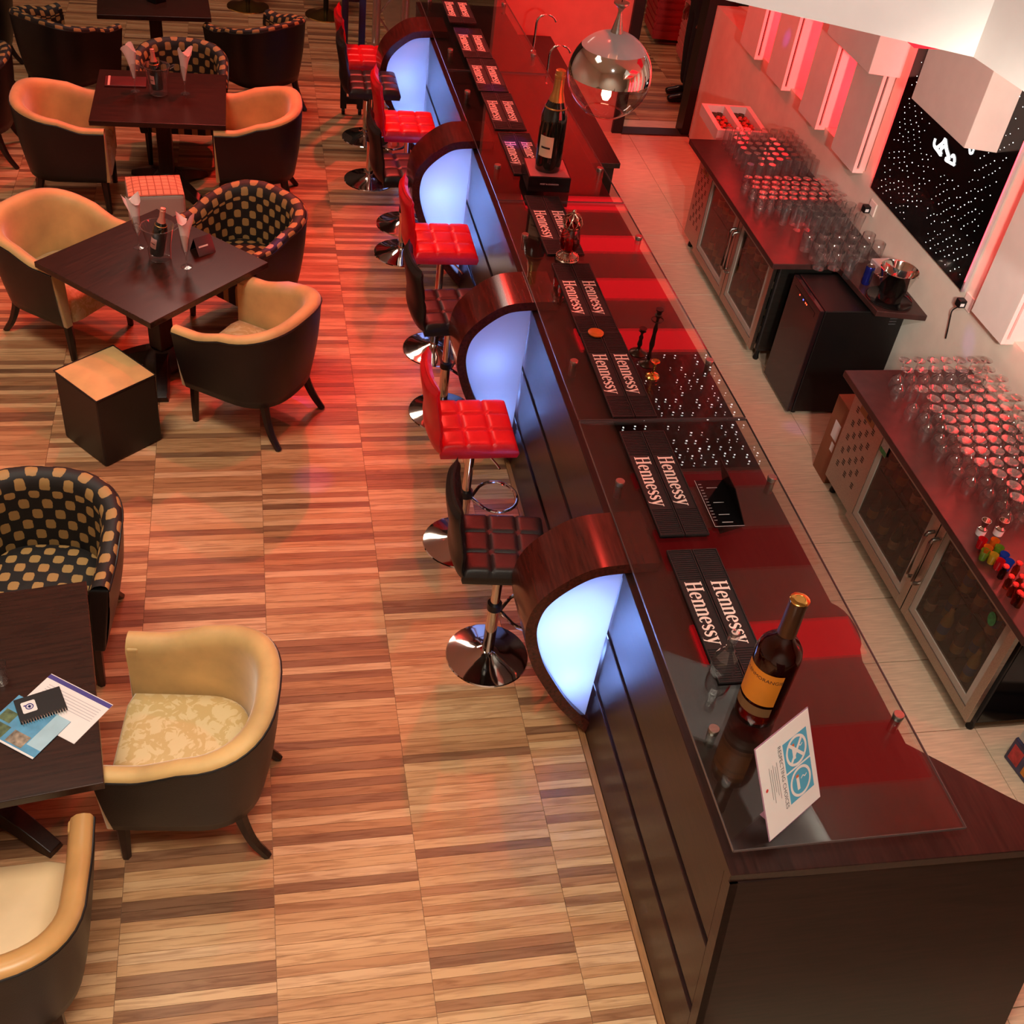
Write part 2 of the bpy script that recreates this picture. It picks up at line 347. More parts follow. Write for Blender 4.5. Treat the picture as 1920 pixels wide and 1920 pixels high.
for i in range(len(order)-1):
    far, near = order[i], order[i+1]
    ya, yb = near[0], far[1]                       # niche from the nearer pilaster's far side to the farther one's near side
    if yb-ya > 1.0: continue
    MB().box(4.30, 4.42, ya+0.002, yb-0.002, 1.93, 1.945).build('niche_shelf', WHITEP, wr)
    area('niche_led_strip', (4.25, ya+0.012, 1.85), (PI/2, 0, 0), 0.22, 1.15, 20, (1.0, 0.012, 0.020))
area('bay_led_strip', (4.065, 6.695, 1.75), (PI/2, 0, 0), 0.05, 1.0, 3, (1.0, 0.03, 0.04))
area('bay_led_strip', (4.065, 5.375, 1.75), (-PI/2, 0, 0), 0.05, 1.0, 2.4, (1.0, 0.03, 0.04))
# ---- bulkhead above the back bar, two box beams under it
A = Vector((2.715, 4.063)); dA = Vector((math.cos(math.radians(150.1)), math.sin(math.radians(150.1)))); B = A + dA*1.3
dC = Vector((math.cos(math.radians(96.1)), math.sin(math.radians(96.1)))); Cc = A - dC*2.2
sl = struct(MB().prism([(Cc.x, Cc.y), (A.x, A.y), (B.x, B.y), (B.x, 10.2), (4.5, 10.2), (4.5, Cc.y)], 3.0, 3.65).build('trim_3', CREAMP))
REDB = emitter('red_glow_panel', (255,26,34), 4.2); REDD = emitter('lit_beam_glow', (255,30,40), 0.9); REDM = emitter('red_glow_panel_mid', (255,26,34), 1.6)  # glow stands in for LED-lit coffers; dim ones for indirectly lit beams
for y0, y1, m in ((9.90,10.15,REDB),(9.10,9.37,REDB),(8.29,8.60,REDB),(7.50,7.79,REDB),(5.78,5.93,REDD),(4.96,5.34,REDD),(4.17,4.475,REDB),(3.26,3.66,REDM)):
    MB().box(2.52 if y0 > 4.1 else 2.82, 4.0 if y0 > 7 else 3.58, y0, y1, 2.985, 2.999).build('red_glow_panel', m, sl)
struct(MB().prism([(3.9,5.607),(4.3,5.50),(4.3,6.30),(3.9,6.30)], 1.965, 2.998).build('trim_4', WHITEP, bevel=0.004))
struct(MB().prism([(3.9,6.885),(4.3,6.78),(4.3,7.60),(3.9,7.60)], 1.885, 2.998).build('trim_5', WHITEP, bevel=0.004))
# ---- far end: red wall behind the sinks, doorway
REDW = mat('red_wall_paint', (206,120,108), 0.55, var=0.05)
struct(MB().box(2.1, 3.33, 10.22, 10.34, -0.006, 4.2).build('wall_back', REDW))
JAMB = mat('black_door_frame', (24,18,18), 0.4, var=0.2)
d1 = struct(MB().box(3.33, 3.43, 10.18, 10.36, 0, 2.6).build('door_1', JAMB))
MB().box(4.02, 4.30, 10.18, 10.36, 0, 2.6).build('door_jamb', JAMB, d1)
MB().box(3.43, 4.02, 10.18, 10.36, 2.45, 2.6).build('door_head', JAMB, d1)

# ================================================================== LED dot panel on the back-bar wall
lp = thing('led_dot_panel', 'glossy black wall panel pricked with white light dots and a glowing white script emblem', 'light panel', (4.098, 6.035, 1.19))
PY0, PY1 = -0.668, 0.668
MB().box(-0.018, 0.0, PY0, PY1, 0, 1.15).build('panel', BLACKP, lp)
MB().box(-0.024, 0.0, PY0-0.012, PY0, 0, 1.15).build('edge_strip', mat('silver_edge', (226,220,230), 0.25, 0.8, var=0.05), lp)
DOT = emitter('white_led', (255,252,250), 7.0)
dots = MB(); rd = random.Random(11)
for half in (-1, 1):                                # two fields of dots fanning out in arcs from a lower corner
    for ring in range(4, 34):
        R_ = 0.035*ring; n = int(R_*1.2/0.05)+1
        for k in range(n):
            a = (k+0.5*(ring % 2))/n*PI*0.5
            y = half*(0.02 + R_*math.cos(a))*0.98; z = 0.04 + R_*math.sin(a)
            y += rd.uniform(-.006,.006); z += rd.uniform(-.006,.006)
            if abs(y) > 0.60 or z > 1.1 or rd.random() < 0.18: continue
            if 0.48 < z < 0.80 and -0.32 < y < 0.26: continue
            r = rd.uniform(0.0010, 0.0026)
            dots.prism([(y+r*math.cos(q*PI/3), z+r*math.sin(q*PI/3)) for q in range(6)], -0.0195, -0.0178, 'x')
o = dots.build('light_dots', DOT, lp); o['kind'] = 'stuff'
cp = thing('led_dot_panel', 'black panel with white light dots fixed under the soffit over the aisle', 'light panel', (3.25, 6.71, 2.985))
MB().box(-0.70, 0.70, -0.73, 0.73, 0.0, 0.013).build('panel', BLACKP, cp)
dots = MB()
for i in range(16):
    for j in range(17):
        x = -0.64+0.085*i+rd.uniform(-.012,.012); y = -0.68+0.085*j+rd.uniform(-.012,.012); r = rd.uniform(0.005, 0.009)
        if rd.random() < 0.25: continue
        dots.prism([(x+r*math.cos(q*PI/3), y+r*math.sin(q*PI/3)) for q in range(6)], -0.0015, 0.0002)
o = dots.build('light_dots', emitter('white_led_bright', (255,252,250), 16.0), cp); o['kind'] = 'stuff'
SCR = emitter('white_script', (255,255,255), 4.0)
def on_panel(pts):                                  # photo points of the script, taken to the panel's face
    out = []
    for a, b in pts:
        q = px(1680+a*180/1920, 240+b*180/1920, 0, 4.078); out.append((-0.020, q.y-6.035, q.z-1.19))
    return out
em = MB()
for pts, r in (([(785,215),(760,330),(800,400),(860,360),(930,300),(985,215)], 0.011), ([(790,390),(850,470),(900,540),(890,440),(960,370)], 0.010), ([(985,230),(1010,420),(1050,560),(1060,640)], 0.011),
               ([(1060,640),(1010,600),(1000,640),(1080,690),(1150,720),(1170,620),(1145,540),(1110,580)], 0.008), ([(1150,700),(1165,750)], 0.008), ([(1470,400),(1480,500),(1520,505),(1555,420),(1550,370)], 0.006)):
    em.tube([tuple(p) for p in spline(on_panel(pts), 5)], r, 6)
for i, v in enumerate(em.v): em.v[i] = (max(-0.024, min(-0.018, v[0])), v[1], v[2])
em.build('script_emblem', SCR, lp)

# ================================================================== bar
FY = [(1.5,1.465),(4.2,1.465),(6.4,1.455),(8.5,1.422),(10.2,1.395)]
RY = [(1.5,2.314),(4.6,2.306),(6.9,2.245),(8.9,2.185),(10.2,2.145)]
def ip(T, y):
    for (a, u), (b, v) in zip(T, T[1:]):
        if y <= b: return u + (v-u)*(y-a)/(b-a)
    return T[-1][1]
fx = lambda y: ip(FY, y); rx = lambda y: ip(RY, y)
bar = thing('bar_counter', 'long dark wenge bar with glass top, curved glowing side arches and grooved front', 'bar counter')
YS = [4.2, 6.4, 8.5, 10.2]
near_y = lambda z: 1.61 + 0.22*z/1.08
def front_board(name, z0, z1, dx0, dx1, inset=0.0, m=WENGE, bev=0.003):
    mb = MB()
    pr = None
    rows = []
    for i, y in enumerate([None]+YS):
        ya, yb = (near_y(z0)+inset, near_y(z1)+inset) if y is None else (y, y)
        rows.append([(fx(ya)+dx0, ya, z0), (fx(yb)+dx0, yb, z1), (fx(yb)+dx1, yb, z1), (fx(ya)+dx1, ya, z0)])
    mb.grid(rows, closed_u=True); n = len(rows)*4
    mb.f += [(0,1,2,3), (n-4,n-3,n-2,n-1)]
    return mb.build(name, m, bar, bevel=bev, segs=1)
front_board('front_board', 0.0, 0.315, 0.0, 0.03, 0.0555)
front_board('front_board', 0.357, 0.665, 0.0, 0.03, 0.0555)
front_board('front_board', 0.703, 1.045, 0.0, 0.03, 0.0555)
front_board('groove', 0.0, 1.045, 0.014, 0.034, 0.06)
MB().prism([(near_y(0), 0), (near_y(1.045), 1.045), (near_y(1.045)+0.055, 1.045), (near_y(0)+0.055, 0)], 1.465, 1.495, 'x').build('corner_post', WENGE, bar)
# end panel (leans out a little at the foot) and staff-side body
ep = MB(); ep.add([(1.466,near_y(0),0),(2.82,near_y(0),0),(2.82,near_y(1.045),1.045),(1.466,near_y(1.045),1.045),(1.466,near_y(0)+.03,0),(2.82,near_y(0)+.03,0),(2.82,near_y(1.045)+.03,1.045),(1.466,near_y(1.045)+.03,1.045)],
      [(0,1,2,3),(7,6,5,4),(0,4,5,1),(1,5,6,2),(2,6,7,3),(3,7,4,0)])
ep.build('end_panel', WENGEX, bar)
MB().prism([(2.26,2.30),(2.72,1.86),(2.80,1.86),(2.80,1.90),(2.30,2.36),(2.285,4.6),(2.22,6.9),(2.16,8.9),(2.12,10.2),(2.08,10.2),(2.12,8.9),(2.18,6.9),(2.245,4.6)], 0, 1.045).build('back_board', WENGE, bar)
# worktop
ys = [10.2, 8.9, 8.5, 6.9, 6.4, 4.6, 4.2]
out = [(fx(y)-0.004, y) for y in [1.83, 4.2, 6.4, 8.5, 10.2]]
back = [(rx(y), y) for y in [10.2, 8.9, 6.9, 4.6, 3.02]]
back += [(2.31+0.055*math.sin(a), 2.88+0.13*math.cos(a)) for a in [PI*k/8 for k in range(1, 8)]]
back += [(2.314, 2.70), (2.314, 2.276), (2.84, 1.62+0.2), (2.84, 1.80)]
MB().prism(out+back, 1.045, 1.09).build('worktop', WENGE, bar, bevel=0.003, segs=1)
# glass tops on steel stand-offs
cuts = [(1.872, 4.186), (4.200, 6.416), (6.430, 8.490), (8.504, 10.19)]
EDGE = mat('glass_edge', (96,84,84), 0.2, var=0.05)
panes = []
for a, b in cuts:
    pts = [(fx(a)-0.002, a), (fx(b)-0.002, b), (rx(b)+0.004, b), (rx(a)+0.004, a)]
    g = MB().prism(pts, 1.160, 1.172); g = g.build('glass_top', GLASST, bar)
    e = MB().prism(pts, 1.1605, 1.1715); e.f = e.f[2:]
    panes.append((a, b, g))
    pts2 = pts
    ee = MB()
    for (p, q) in zip(pts2, pts2[1:]+pts2[:1]):
        P0 = Vector((p[0], p[1], 0)); Q0 = Vector((q[0], q[1], 0)); t = (Q0-P0).normalized(); n_ = Vector((t.y, -t.x, 0))*0.0012
        ee.add([P0+n_+Vector((0,0,1.1605)), Q0+n_+Vector((0,0,1.1605)), Q0+n_+Vector((0,0,1.1715)), P0+n_+Vector((0,0,1.1715)), P0-n_+Vector((0,0,1.1605)), Q0-n_+Vector((0,0,1.1605)), Q0-n_+Vector((0,0,1.1715)), P0-n_+Vector((0,0,1.1715))],
               [(0,1,2,3),(7,6,5,4),(0,4,5,1),(3,2,6,7)])
    ee.build('polished_edge', EDGE, g)
shaft = MB().lathe([(0.019,0),(0.019,0.068)], 16).mesh('standoff', STEEL, True)
cap = MB().lathe([(0.019,-0.013),(0.0215,-0.0005),(0.0215,0.010),(0.0195,0.0125)], 20).mesh('standoff_cap', STEEL, True)
for y in (2.355, 3.733, 4.675, 5.98, 6.89, 8.08, 8.88, 10.02):
    for x in (fx(y)+0.083, rx(y)-0.030):
        s = link('standoff', shaft, bar, (x, y, 1.0905)); c = link('standoff_cap', cap, s, (0, 0, 0.082))
# curved arches with back-lit frosted panels
PROF = [(1.60,1.155),(1.46,1.153),(1.31,1.130),(1.185,1.045),(1.10,0.94),(1.070,0.82),(1.080,0.70),(1.130,0.54),(1.205,0.39),(1.310,0.215),(1.458,0.03)]
oc = [Vector((p[0], p[1])) for p in spline([(a,b,0) for a,b in PROF], 6)]
ic = []
for i, p in enumerate(oc):
    t = oc[min(i+1,len(oc)-1)]-oc[max(i-1,0)]; t.normalize(); n_ = Vector((-t.y, t.x)); q = p + n_*0.052
    ic.append(Vector((min(q.x, 1.60), q.y)))
ic[0] = Vector((1.60, 1.103)); ic[-1] = Vector((1.464, 0.085))
FROST = bpy.data.materials.new('frosted_acrylic'); FROST.use_nodes = True
nt = FROST.node_tree; nt.nodes.clear(); o_ = nt.nodes.new('ShaderNodeOutputMaterial'); t_ = nt.nodes.new('ShaderNodeBsdfTranslucent'); t_.inputs[0].default_value = (0.9,0.9,0.92,1)
d_ = nt.nodes.new('ShaderNodeBsdfDiffuse'); d_.inputs[0].default_value = (0.8,0.8,0.84,1); m_ = nt.nodes.new('ShaderNodeMixShader'); m_.inputs[0].default_value = 0.3
nz = nt.nodes.new('ShaderNodeTexNoise'); nz.inputs['Scale'].default_value = 2; mr = nt.nodes.new('ShaderNodeMapRange'); mr.inputs[3].default_value = 0.27; mr.inputs[4].default_value = 0.33
nt.links.new(nz.outputs['Fac'], mr.inputs[0]); nt.links.new(mr.outputs[0], m_.inputs[0])
nt.links.new(t_.outputs[0], m_.inputs[1]); nt.links.new(d_.outputs[0], m_.inputs[2]); nt.links.new(m_.outputs[0], o_.inputs[0])
for y0 in (3.235, 5.275, 7.30, 9.33):
    y1 = y0+0.325; dx = fx(y0)-1.465
    mb = MB(); rows = []
    for p, q in zip(oc, ic): rows.append([(p.x+dx, y0, p.y), (p.x+dx, y1, p.y), (q.x+dx, y1, q.y), (q.x+dx, y0, q.y)])
    mb.grid(rows, closed_u=True); n = len(rows)*4; mb.f += [(0,1,2,3), (n-4,n-3,n-2,n-1)]
    ar = mb.build('arch', ARCHW, bar, smooth=True, angle=50)
    poly = [(q.x+dx, q.y) for q in ic if q.x < 1.462]
    poly = [(1.462+dx, ic[4].y if ic[4].x > 1.46 else poly[0][1])] + poly
    for yy in (y0+0.03, y1-0.036):
        MB().prism(poly, yy, yy+0.006, 'y').build('light_panel', FROST, ar)
    for (lx, lz, e) in ((1.27, 0.74, 19.0), (1.33, 0.40, 6.0)):
        l = bpy.data.lights.new('arch_lamp', 'POINT'); l.energy = e; l.color = (0.20, 0.38, 1.0); l.shadow_soft_size = 0.04
        lo = bpy.data.objects.new('arch_lamp', l); lo.location = (lx+dx, (y0+y1)/2, lz); COL.objects.link(lo)
    MB().tube([(1.40+dx, (y0+y1)/2, 0.25), (1.40+dx, (y0+y1)/2, 1.0)], 0.012, 8).build('lamp_tube', PRINTW, ar)

# ================================================================== lettered bar mats
def glyph_word(cap):
    mb = MB(); H_ = 0.004
    def rect(x0, x1, y0, y1, sh=0): mb.prism([(x0,y0),(x1,y0),(x1+sh,y1),(x0+sh,y1)], 0, H_)
    def rib(pts, ws):
        pts = [Vector((a,b)) for a,b in pts]; L_ = []; R_ = []
        for i, p in enumerate(pts):
            t = pts[min(i+1,len(pts)-1)]-pts[max(i-1,0)]; t.normalize(); n_ = Vector((-t.y,t.x))*ws[i]*0.5; L_.append(p+n_); R_.append(p-n_)
        for i in range(len(pts)-1): mb.prism([tuple(L_[i]), tuple(R_[i]), tuple(R_[i+1]), tuple(L_[i+1])], 0, H_)
    X = 0.0
    st, sf, xh = 0.155, 0.055, 0.70
    def serif(cx, y, w=0.30): rect(cx-w/2, cx+w/2, y, y+sf)
    def Hh():
        for cx in (0.16, 0.58): rect(X+cx-st/2, X+cx+st/2, 0, 1); serif(X+cx, 0); serif(X+cx, 1-sf)
        rect(X+0.16, X+0.58, 0.47, 0.54); return 0.80
    def ee():
        c = (X+0.25, xh/2); pts = []; ws = []
        for k in range(0, 19):
            a = math.radians(5+k*17.2); pts.append((c[0]+0.185*math.cos(a), c[1]+(xh/2-0.03)*math.sin(a))); ws.append(0.06+0.10*abs(math.cos(a))*(1 if math.cos(a) < 0 or k < 6 else 0.4))
        rib(pts, ws); rect(X+0.09, X+0.43, xh*0.50, xh*0.50+0.055); return 0.52
    def nn():
        for cx in (0.13, 0.47): rect(X+cx-st/2, X+cx+st/2, 0, xh-(0.0 if cx < .2 else .12)); serif(X+cx, 0, 0.27)
        rect(X+0.0, X+0.13, xh-sf, xh)
        rib([(X+0.16,xh*0.76),(X+0.24,xh*0.92),(X+0.34,xh*0.98),(X+0.43,xh*0.92),(X+0.47,xh*0.78)], [0.05,0.08,0.10,0.13,0.155]); return 0.64
    def ss():
        P_ = spline([(X+0.37,xh*0.80,0),(X+0.27,xh*0.96,0),(X+0.11,xh*0.86,0),(X+0.12,xh*0.64,0),(X+0.24,xh*0.50,0),(X+0.36,xh*0.34,0),(X+0.33,xh*0.10,0),(X+0.18,xh*0.04,0),(X+0.06,xh*0.22,0)], 3)
        n_ = len(P_); rib([(p.x,p.y) for p in P_], [0.06+0.11*math.sin(PI*i/(n_-1))**2 for i in range(n_)]); return 0.44
    def yy():
        rib([(X+0.10,xh),(X+0.30,0.02)], [st,st*0.9]); rib([(X+0.48,xh),(X+0.30,0.02),(X+0.20,-0.22),(X+0.04,-0.26)], [0.07,0.07,0.08,0.11])
        serif(X+0.11, xh-sf, 0.28); serif(X+0.48, xh-sf, 0.22); return 0.60
    for g in (Hh, ee, nn, nn, ee, ss, ss, yy): X += g()
    s = cap
    mb.v = [((a-X/2)*s, (b-0.5)*s, c*s*2) for a, b, c in mb.v]
    return mb, X*s
wm, wl = glyph_word(0.071)
k = 0.345/wl
wm.v = [(a*k, b, c) for a, b, c in wm.v]
WORD = wm.mesh('lettering', PRINTW)
def mat_mesh(L_):
    mb = MB(); mb.box(-0.054, 0.054, -L_/2, L_/2, 0, 0.005)
    for a, b, c, d in ((-0.054,-0.049,-L_/2,L_/2),(0.049,0.054,-L_/2,L_/2),(-0.049,0.049,-L_/2,-L_/2+0.006),(-0.049,0.049,L_/2-0.006,L_/2)): mb.box(a,b,c,d,0.005,0.009)
    for r in range(int(L_/0.012)-1):
        y = -L_/2+0.012+r*0.012
        if abs(y) > 0.185: mb.box(-0.047, 0.047, y-0.003, y+0.003, 0.005, 0.0075)
    return mb.mesh('ribbed_mat', RUBBER)
ML, MS = mat_mesh(0.72), mat_mesh(0.62)
side = {0: 'guest-side', 1: 'bartender-side'}
mats_y = [(2.922,ML,'beside the amber spirit bottle'),(3.733,ML,'beside the folded black card'),(4.567,ML,'beside the metal candlesticks'),(5.291,ML,'between orange coaster and red lantern'),
          (6.115,ML,'in front of the black box'),(7.085,MS,'just behind the black box'),(7.76,MS,'second beyond the black box'),(8.41,MS,'third beyond the black box'),(9.05,MS,'beside the curved taps'),(9.80,MS,'farthest along the bar')]
for i, (y, me, where) in enumerate(mats_y):
    for s in (0, 1):
        x = (1.690, 1.803)[s] + (fx(y)-1.465)*0.9
        t = thing('bar_mat', 'black bar mat with cream lettering, %s strip %s' % (side[s], where), 'bar mat', (x, y, 1.1725), 0, 'lettered bar mats on the glass top')
        link('ribbed_mat', me, t); link('lettering', WORD, t, (0.003, 0, 0.0052), (0, 0, -PI/2))
# ================================================================== tub chairs
def uv_mesh(rows, name, m, closed=False, smooth=True):
    me = bpy.data.meshes.new(name); n = len(rows[0]); vs = [p[:3] for r in rows for p in r]; fs = []
    for i in range(len(rows)-1):
        for k in range(n-1): fs.append((i*n+k, i*n+k+1, (i+1)*n+k+1, (i+1)*n+k))
    me.from_pydata(vs, [], fs); uv = me.uv_layers.new(name='UVMap')
    flat = [p[3:5] for r in rows for p in r]
    for p in me.polygons:
        for li, vi in zip(p.loop_indices, p.vertices): uv.data[li].uv = flat[vi]
    if smooth: me.polygons.foreach_set('use_smooth', [True]*len(me.polygons))
    me.materials.append(m); return me
def u_path(hw, yb, yf, n=40, sq=2.6):           # plan of the tub: arm front -> round back -> other arm front, arc-length ordered
    pts = []
    for k in range(n+1):
        t = k/n
        if t < 0.25: pts.append((-hw, yf + (0.0-yf)*(t/0.25)))
        elif t > 0.75: pts.append((hw, 0.0 + yf*((t-0.75)/0.25)))
        else:
            a = PI - (t-0.25)/0.5*(-PI); a = PI + (t-0.25)/0.5*PI
            c, s = math.cos(a), math.sin(a)
            pts.append((hw*math.copysign(abs(c)**(2/sq), c), -abs(yb)*abs(s)**(2/sq)))
    return pts
def rim_z(t): return 0.682 + 0.125*math.sin(PI*min(max((t-0.12)/0.76,0),1))**1.3
def make_chair(name, lining, seatm, rimm):
    root = thing(name, 'x', 'armchair')
    N_ = 44
    top = u_path(0.375, 0.345, 0.31, N_); bot = u_path(0.315, 0.285, 0.285, N_)
    inn = u_path(0.285, 0.25, 0.315, N_); inb = u_path(0.262, 0.225, 0.300, N_)
    # arc length for the cloth
    acc = [0]
    for a, b in zip(inn, inn[1:]): acc.append(acc[-1]+math.dist(a, b))
    L2 = acc[-1]/2
    # shell: outer skin from under the rim to the bottom
    rows = []
    for j in range(9):
        f = j/8; row = []
        for k in range(N_+1):
            t = k/N_; z1 = rim_z(t)-0.012; z = z1+(0.275-z1)*f; bul = 0.012*math.sin(PI*f)
            x = top[k][0]+(bot[k][0]-top[k][0])*f; y = top[k][1]+(bot[k][1]-top[k][1])*f
            d = math.hypot(x, y) or 1; row.append((x+x/d*bul, y+y/d*bul*(1 if y < 0 else 0), z, 0, 0))
        rows.append(row)
    rows.append([(p[0]*0.9, p[1]*0.9+0.0, 0.275, 0, 0) for p in bot])
    sh = link('shell', uv_mesh(rows, 'shell', BLACKL), root)
    for s in (-1, 1):                           # closed arm fronts
        xs = [(s*0.375,0.670),(s*0.315,0.275),(s*0.262,0.275),(s*0.285,0.670)]
        MB().prism(xs, 0.262, 0.312, 'y').build('arm_front', BLACKL if lining is PATT else lining, root, bevel=0.008)
    # lining: over the rim, down inside to the seat
    rows = []; prof = [(0.0,-0.014),(0.03,0.004),(0.12,0.016),(0.35,0.022),(0.65,0.016),(0.88,-0.004),(1.0,-0.035)]
    vv = 0.0; prev = None
    for f, dz in prof:
        row = []
        for k in range(N_+1):
            t = k/N_; x = top[k][0]+(inn[k][0]-top[k][0])*f; y = top[k][1]+(inn[k][1]-top[k][1])*f
            row.append((x, y, rim_z(t)+dz, acc[k]-L2, 0.95-0.10*f))
        rows.append(row)
    for j in range(1, 9):
        f = j/8; row = []
        for k in range(N_+1):
            t = k/N_; z1 = rim_z(t)-0.035; z = z1+(0.38-z1)*f
            row.append((inn[k][0]+(inb[k][0]-inn[k][0])*f, inn[k][1]+(inb[k][1]-inn[k][1])*f, z, acc[k]-L2, z+0.05))
        rows.append(row)
    link('lining', uv_mesh(rows, 'lining', rimm), root)
    MB().tube([(p[0], p[1], rim_z(k/N_)-0.010) for k, p in enumerate(top)], 0.0055, 6).build('piping', BLACKL, root, smooth=True)
    # seat cushion: domed block filling the tub
    out = [(p[0]*0.985, p[1]*0.985) for p in inb] ; rows = []
    fy = 0.315
    ring = [(p[0], min(p[1], 0.30)) for p in out]
    ring = ring + [(0.262*0.985*(1-2*k/8), fy) for k in range(1, 8)]
    c = (0, 0.02)
    def rr(s, z): return [(c[0]+(x-c[0])*s, c[1]+(y-c[1])*s, z, c[0]+(x-c[0])*s, c[1]+(y-c[1])*s+0.03) for x, y in ring+ring[:1]]
    rows = [rr(1.0,0.285), rr(1.0,0.40), rr(0.985,0.425), rr(0.94,0.442), rr(0.7,0.455), rr(0.4,0.462), rr(0.0,0.464)]
    link('seat', uv_mesh(rows, 'seat', seatm), root)
    for s in (-1, 1):
        MB().tube([(s*0.262,0.262,0.30),(s*0.262,0.268,0.15),(s*0.262,0.272,0.0)], [0.030,0.026,0.020], 6).build('leg', LEGW, root)
        p = spline([(s*0.215,-0.185,0.30),(s*0.222,-0.205,0.20),(s*0.238,-0.245,0.09),(s*0.25,-0.305,0.0)], 4)
        MB().tube([tuple(v) for v in p], [0.032-0.012*i/(len(p)-1) for i in range(len(p))], 6).build('leg', LEGW, root)
    return root
GA = 'gold tub armchairs around the square tables'; PA = 'medallion-patterned tub armchairs around the square tables'
gold = make_chair('tub_armchair', GOLDV, GOLD, GOLDV)
patt = make_chair('tub_armchair', PATT, PATT, PATT)
def chair(src, x, y, deg, label, first=[0]):
    grp = GA if src is gold else PA
    if not src.get('used'):
        src['used'] = 1; c = src; c.location = (x, y, 0); c.rotation_euler.z = math.radians(deg-90); c['label'] = label; c['group'] = grp
    else: c = dup(src, (x, y, 0), math.radians(deg-90), label, grp)
    return c
ch1 = chair(gold, -0.315, 3.03, 173, 'gold damask tub armchair beside the table with papers, seat in full view')
chair(gold, -1.22, 6.80, -37, 'gold tub armchair at the diagonal table, facing away from the room edge')
chair(gold, -0.03, 5.85, 146, 'gold tub armchair with black back next to the gold-topped cube ottoman')
chair(gold, -1.36, 8.64, 0, 'gold tub armchair at the table with the dark red menu, menu side')
chair(gold, 0.02, 8.68, 180, 'gold tub armchair at the table with the dark red menu, bar side')
chair(patt, -1.02, 4.04, 264, 'black and gold medallion tub armchair at the table with papers')
chair(patt, -0.07, 6.98, 226, 'black and gold medallion tub armchair at the diagonal table with the champagne bucket')
chair(patt, -0.56, 9.50, 268, 'black and gold medallion tub armchair behind the table with the dark red menu')
chair(patt, -1.55, 10.36, 52, 'medallion tub armchair at the far table, back turned, room-edge side')
chair(patt, 0.08, 10.50, 128, 'medallion tub armchair at the far table, back turned, bar side')
chair(patt, -2.36, 10.97, 180, 'medallion tub armchair off at the room edge beside the far table')
chair(patt, -2.14, 9.34, 180, 'medallion tub armchair at the room edge beside the table with the dark red menu')
TANL = mat('tan_leather', (196,148,90), 0.36, var=0.12, vscale=4)
tan = make_chair('tub_armchair', TANL, CREAM, TANL); tan.location = (-1.01, 2.225, 0); tan.rotation_euler.z = math.radians(2)
tag(tan, 'tan leather tub armchair with cream seat, tucked up to the table with papers', 'armchair', GA)
for o in (gold, patt):
    if 'used' in o: del o['used']
for o in bpy.data.objects:
    if 'used' in o: del o['used']

# ================================================================== tables
def make_table(name, label, x, y, deg, size):
    t = thing(name, label, 'table', (x, y, 0), math.radians(deg)); h = size/2
    MB().box(-h, h, -h, h, 0.712, 0.75).build('tabletop', TABLEW, t, bevel=0.003)
    MB().box(-0.11, 0.11, -0.11, 0.11, 0.685, 0.712).build('mounting_plate', BLACKM, t)
    MB().box(-0.055, 0.055, -0.055, 0.055, 0.12, 0.69).build('column', LEGW, t, bevel=0.006)
    MB().lathe([(0.13,0.02),(0.13,0.08),(0.10,0.13),(0.07,0.16)], 24).build('hub', LEGW, t, smooth=True)
    for k in range(4):
        a = PI/4+k*PI/2; c, s = math.cos(a), math.sin(a); mb = MB(); rows = []
        for f in [i/8 for i in range(9)]:
            r = 0.06+0.33*f; zt = 0.15-0.115*f**1.5; zb = 0.0 if f > 0.75 else 0.07*(1-f/0.75)**0.6*0.8; wd = 0.05-0.012*f
            rows.append([(c*r-s*wd, s*r+c*wd, zb), (c*r-s*wd*0.8, s*r+c*wd*0.8, zt), (c*r+s*wd*0.8, s*r-c*wd*0.8, zt), (c*r+s*wd, s*r-c*wd, zb)])
        mb.grid(rows, closed_u=True); n = len(rows)*4; mb.f += [(0,1,2,3),(n-4,n-3,n-2,n-1)]
        mb.build('foot', LEGW, t, bevel=0.004)
    return t
make_table('square_table', 'square dark wood table with papers and notebook on it', -1.208, 3.085, 8.3, 1.055)
make_table('square_table', 'square dark wood table set diagonally with a champagne bucket and two flutes', -0.612, 6.36, 46, 0.95)
make_table('square_table', 'square dark wood table holding a dark red menu and champagne bucket', -0.675, 8.80, 0, 0.95)
make_table('square_table', 'square dark wood table at the far end with a small dark holder', -0.83, 10.95, 4, 0.94)

# ================================================================== ottomans
PINKW = mat('checked_tweed', (206,150,120), 0.8, var=0.1, vscale=30)
def tweed():
    nt = PINKW.node_tree; b = nt.nodes['Principled BSDF']; tc = nt.nodes.new('ShaderNodeTexCoord'); br = nt.nodes.new('ShaderNodeTexBrick')
    br.inputs['Color1'].default_value = lin((204,160,126)); br.inputs['Color2'].default_value = lin((196,148,116)); br.inputs['Mortar'].default_value = lin((150,100,76)); br.inputs['Scale'].default_value = 1
    br.inputs['Brick Width'].default_value = 0.05; br.inputs['Row Height'].default_value = 0.05; br.inputs['Mortar Size'].default_value = 0.004; br.offset = 0
    nt.links.new(tc.outputs['Object'], br.inputs['Vector']); nt.links.new(br.outputs[0], b.inputs['Base Color'])
tweed()
def cushion_top(h, z0, z1, dome):
    mb = MB(); n = 12; rows = []
    for i in range(n+1):
        row = []
        for j in range(n+1):
            u, v = i/n*2-1, j/n*2-1; row.append((u*h, v*h, z1 + dome*(1-u**4)*(1-v**4)))
        rows.append(row)
    mb.grid(rows); return mb
o1 = thing('cube_ottoman', 'black leather cube ottoman with gold velvet top', 'ottoman', (-0.865, 5.625, 0), math.radians(40))
MB().box(-0.195,0.195,-0.195,0.195,0.0,0.462).build('body', BLACKL, o1, bevel=0.012)
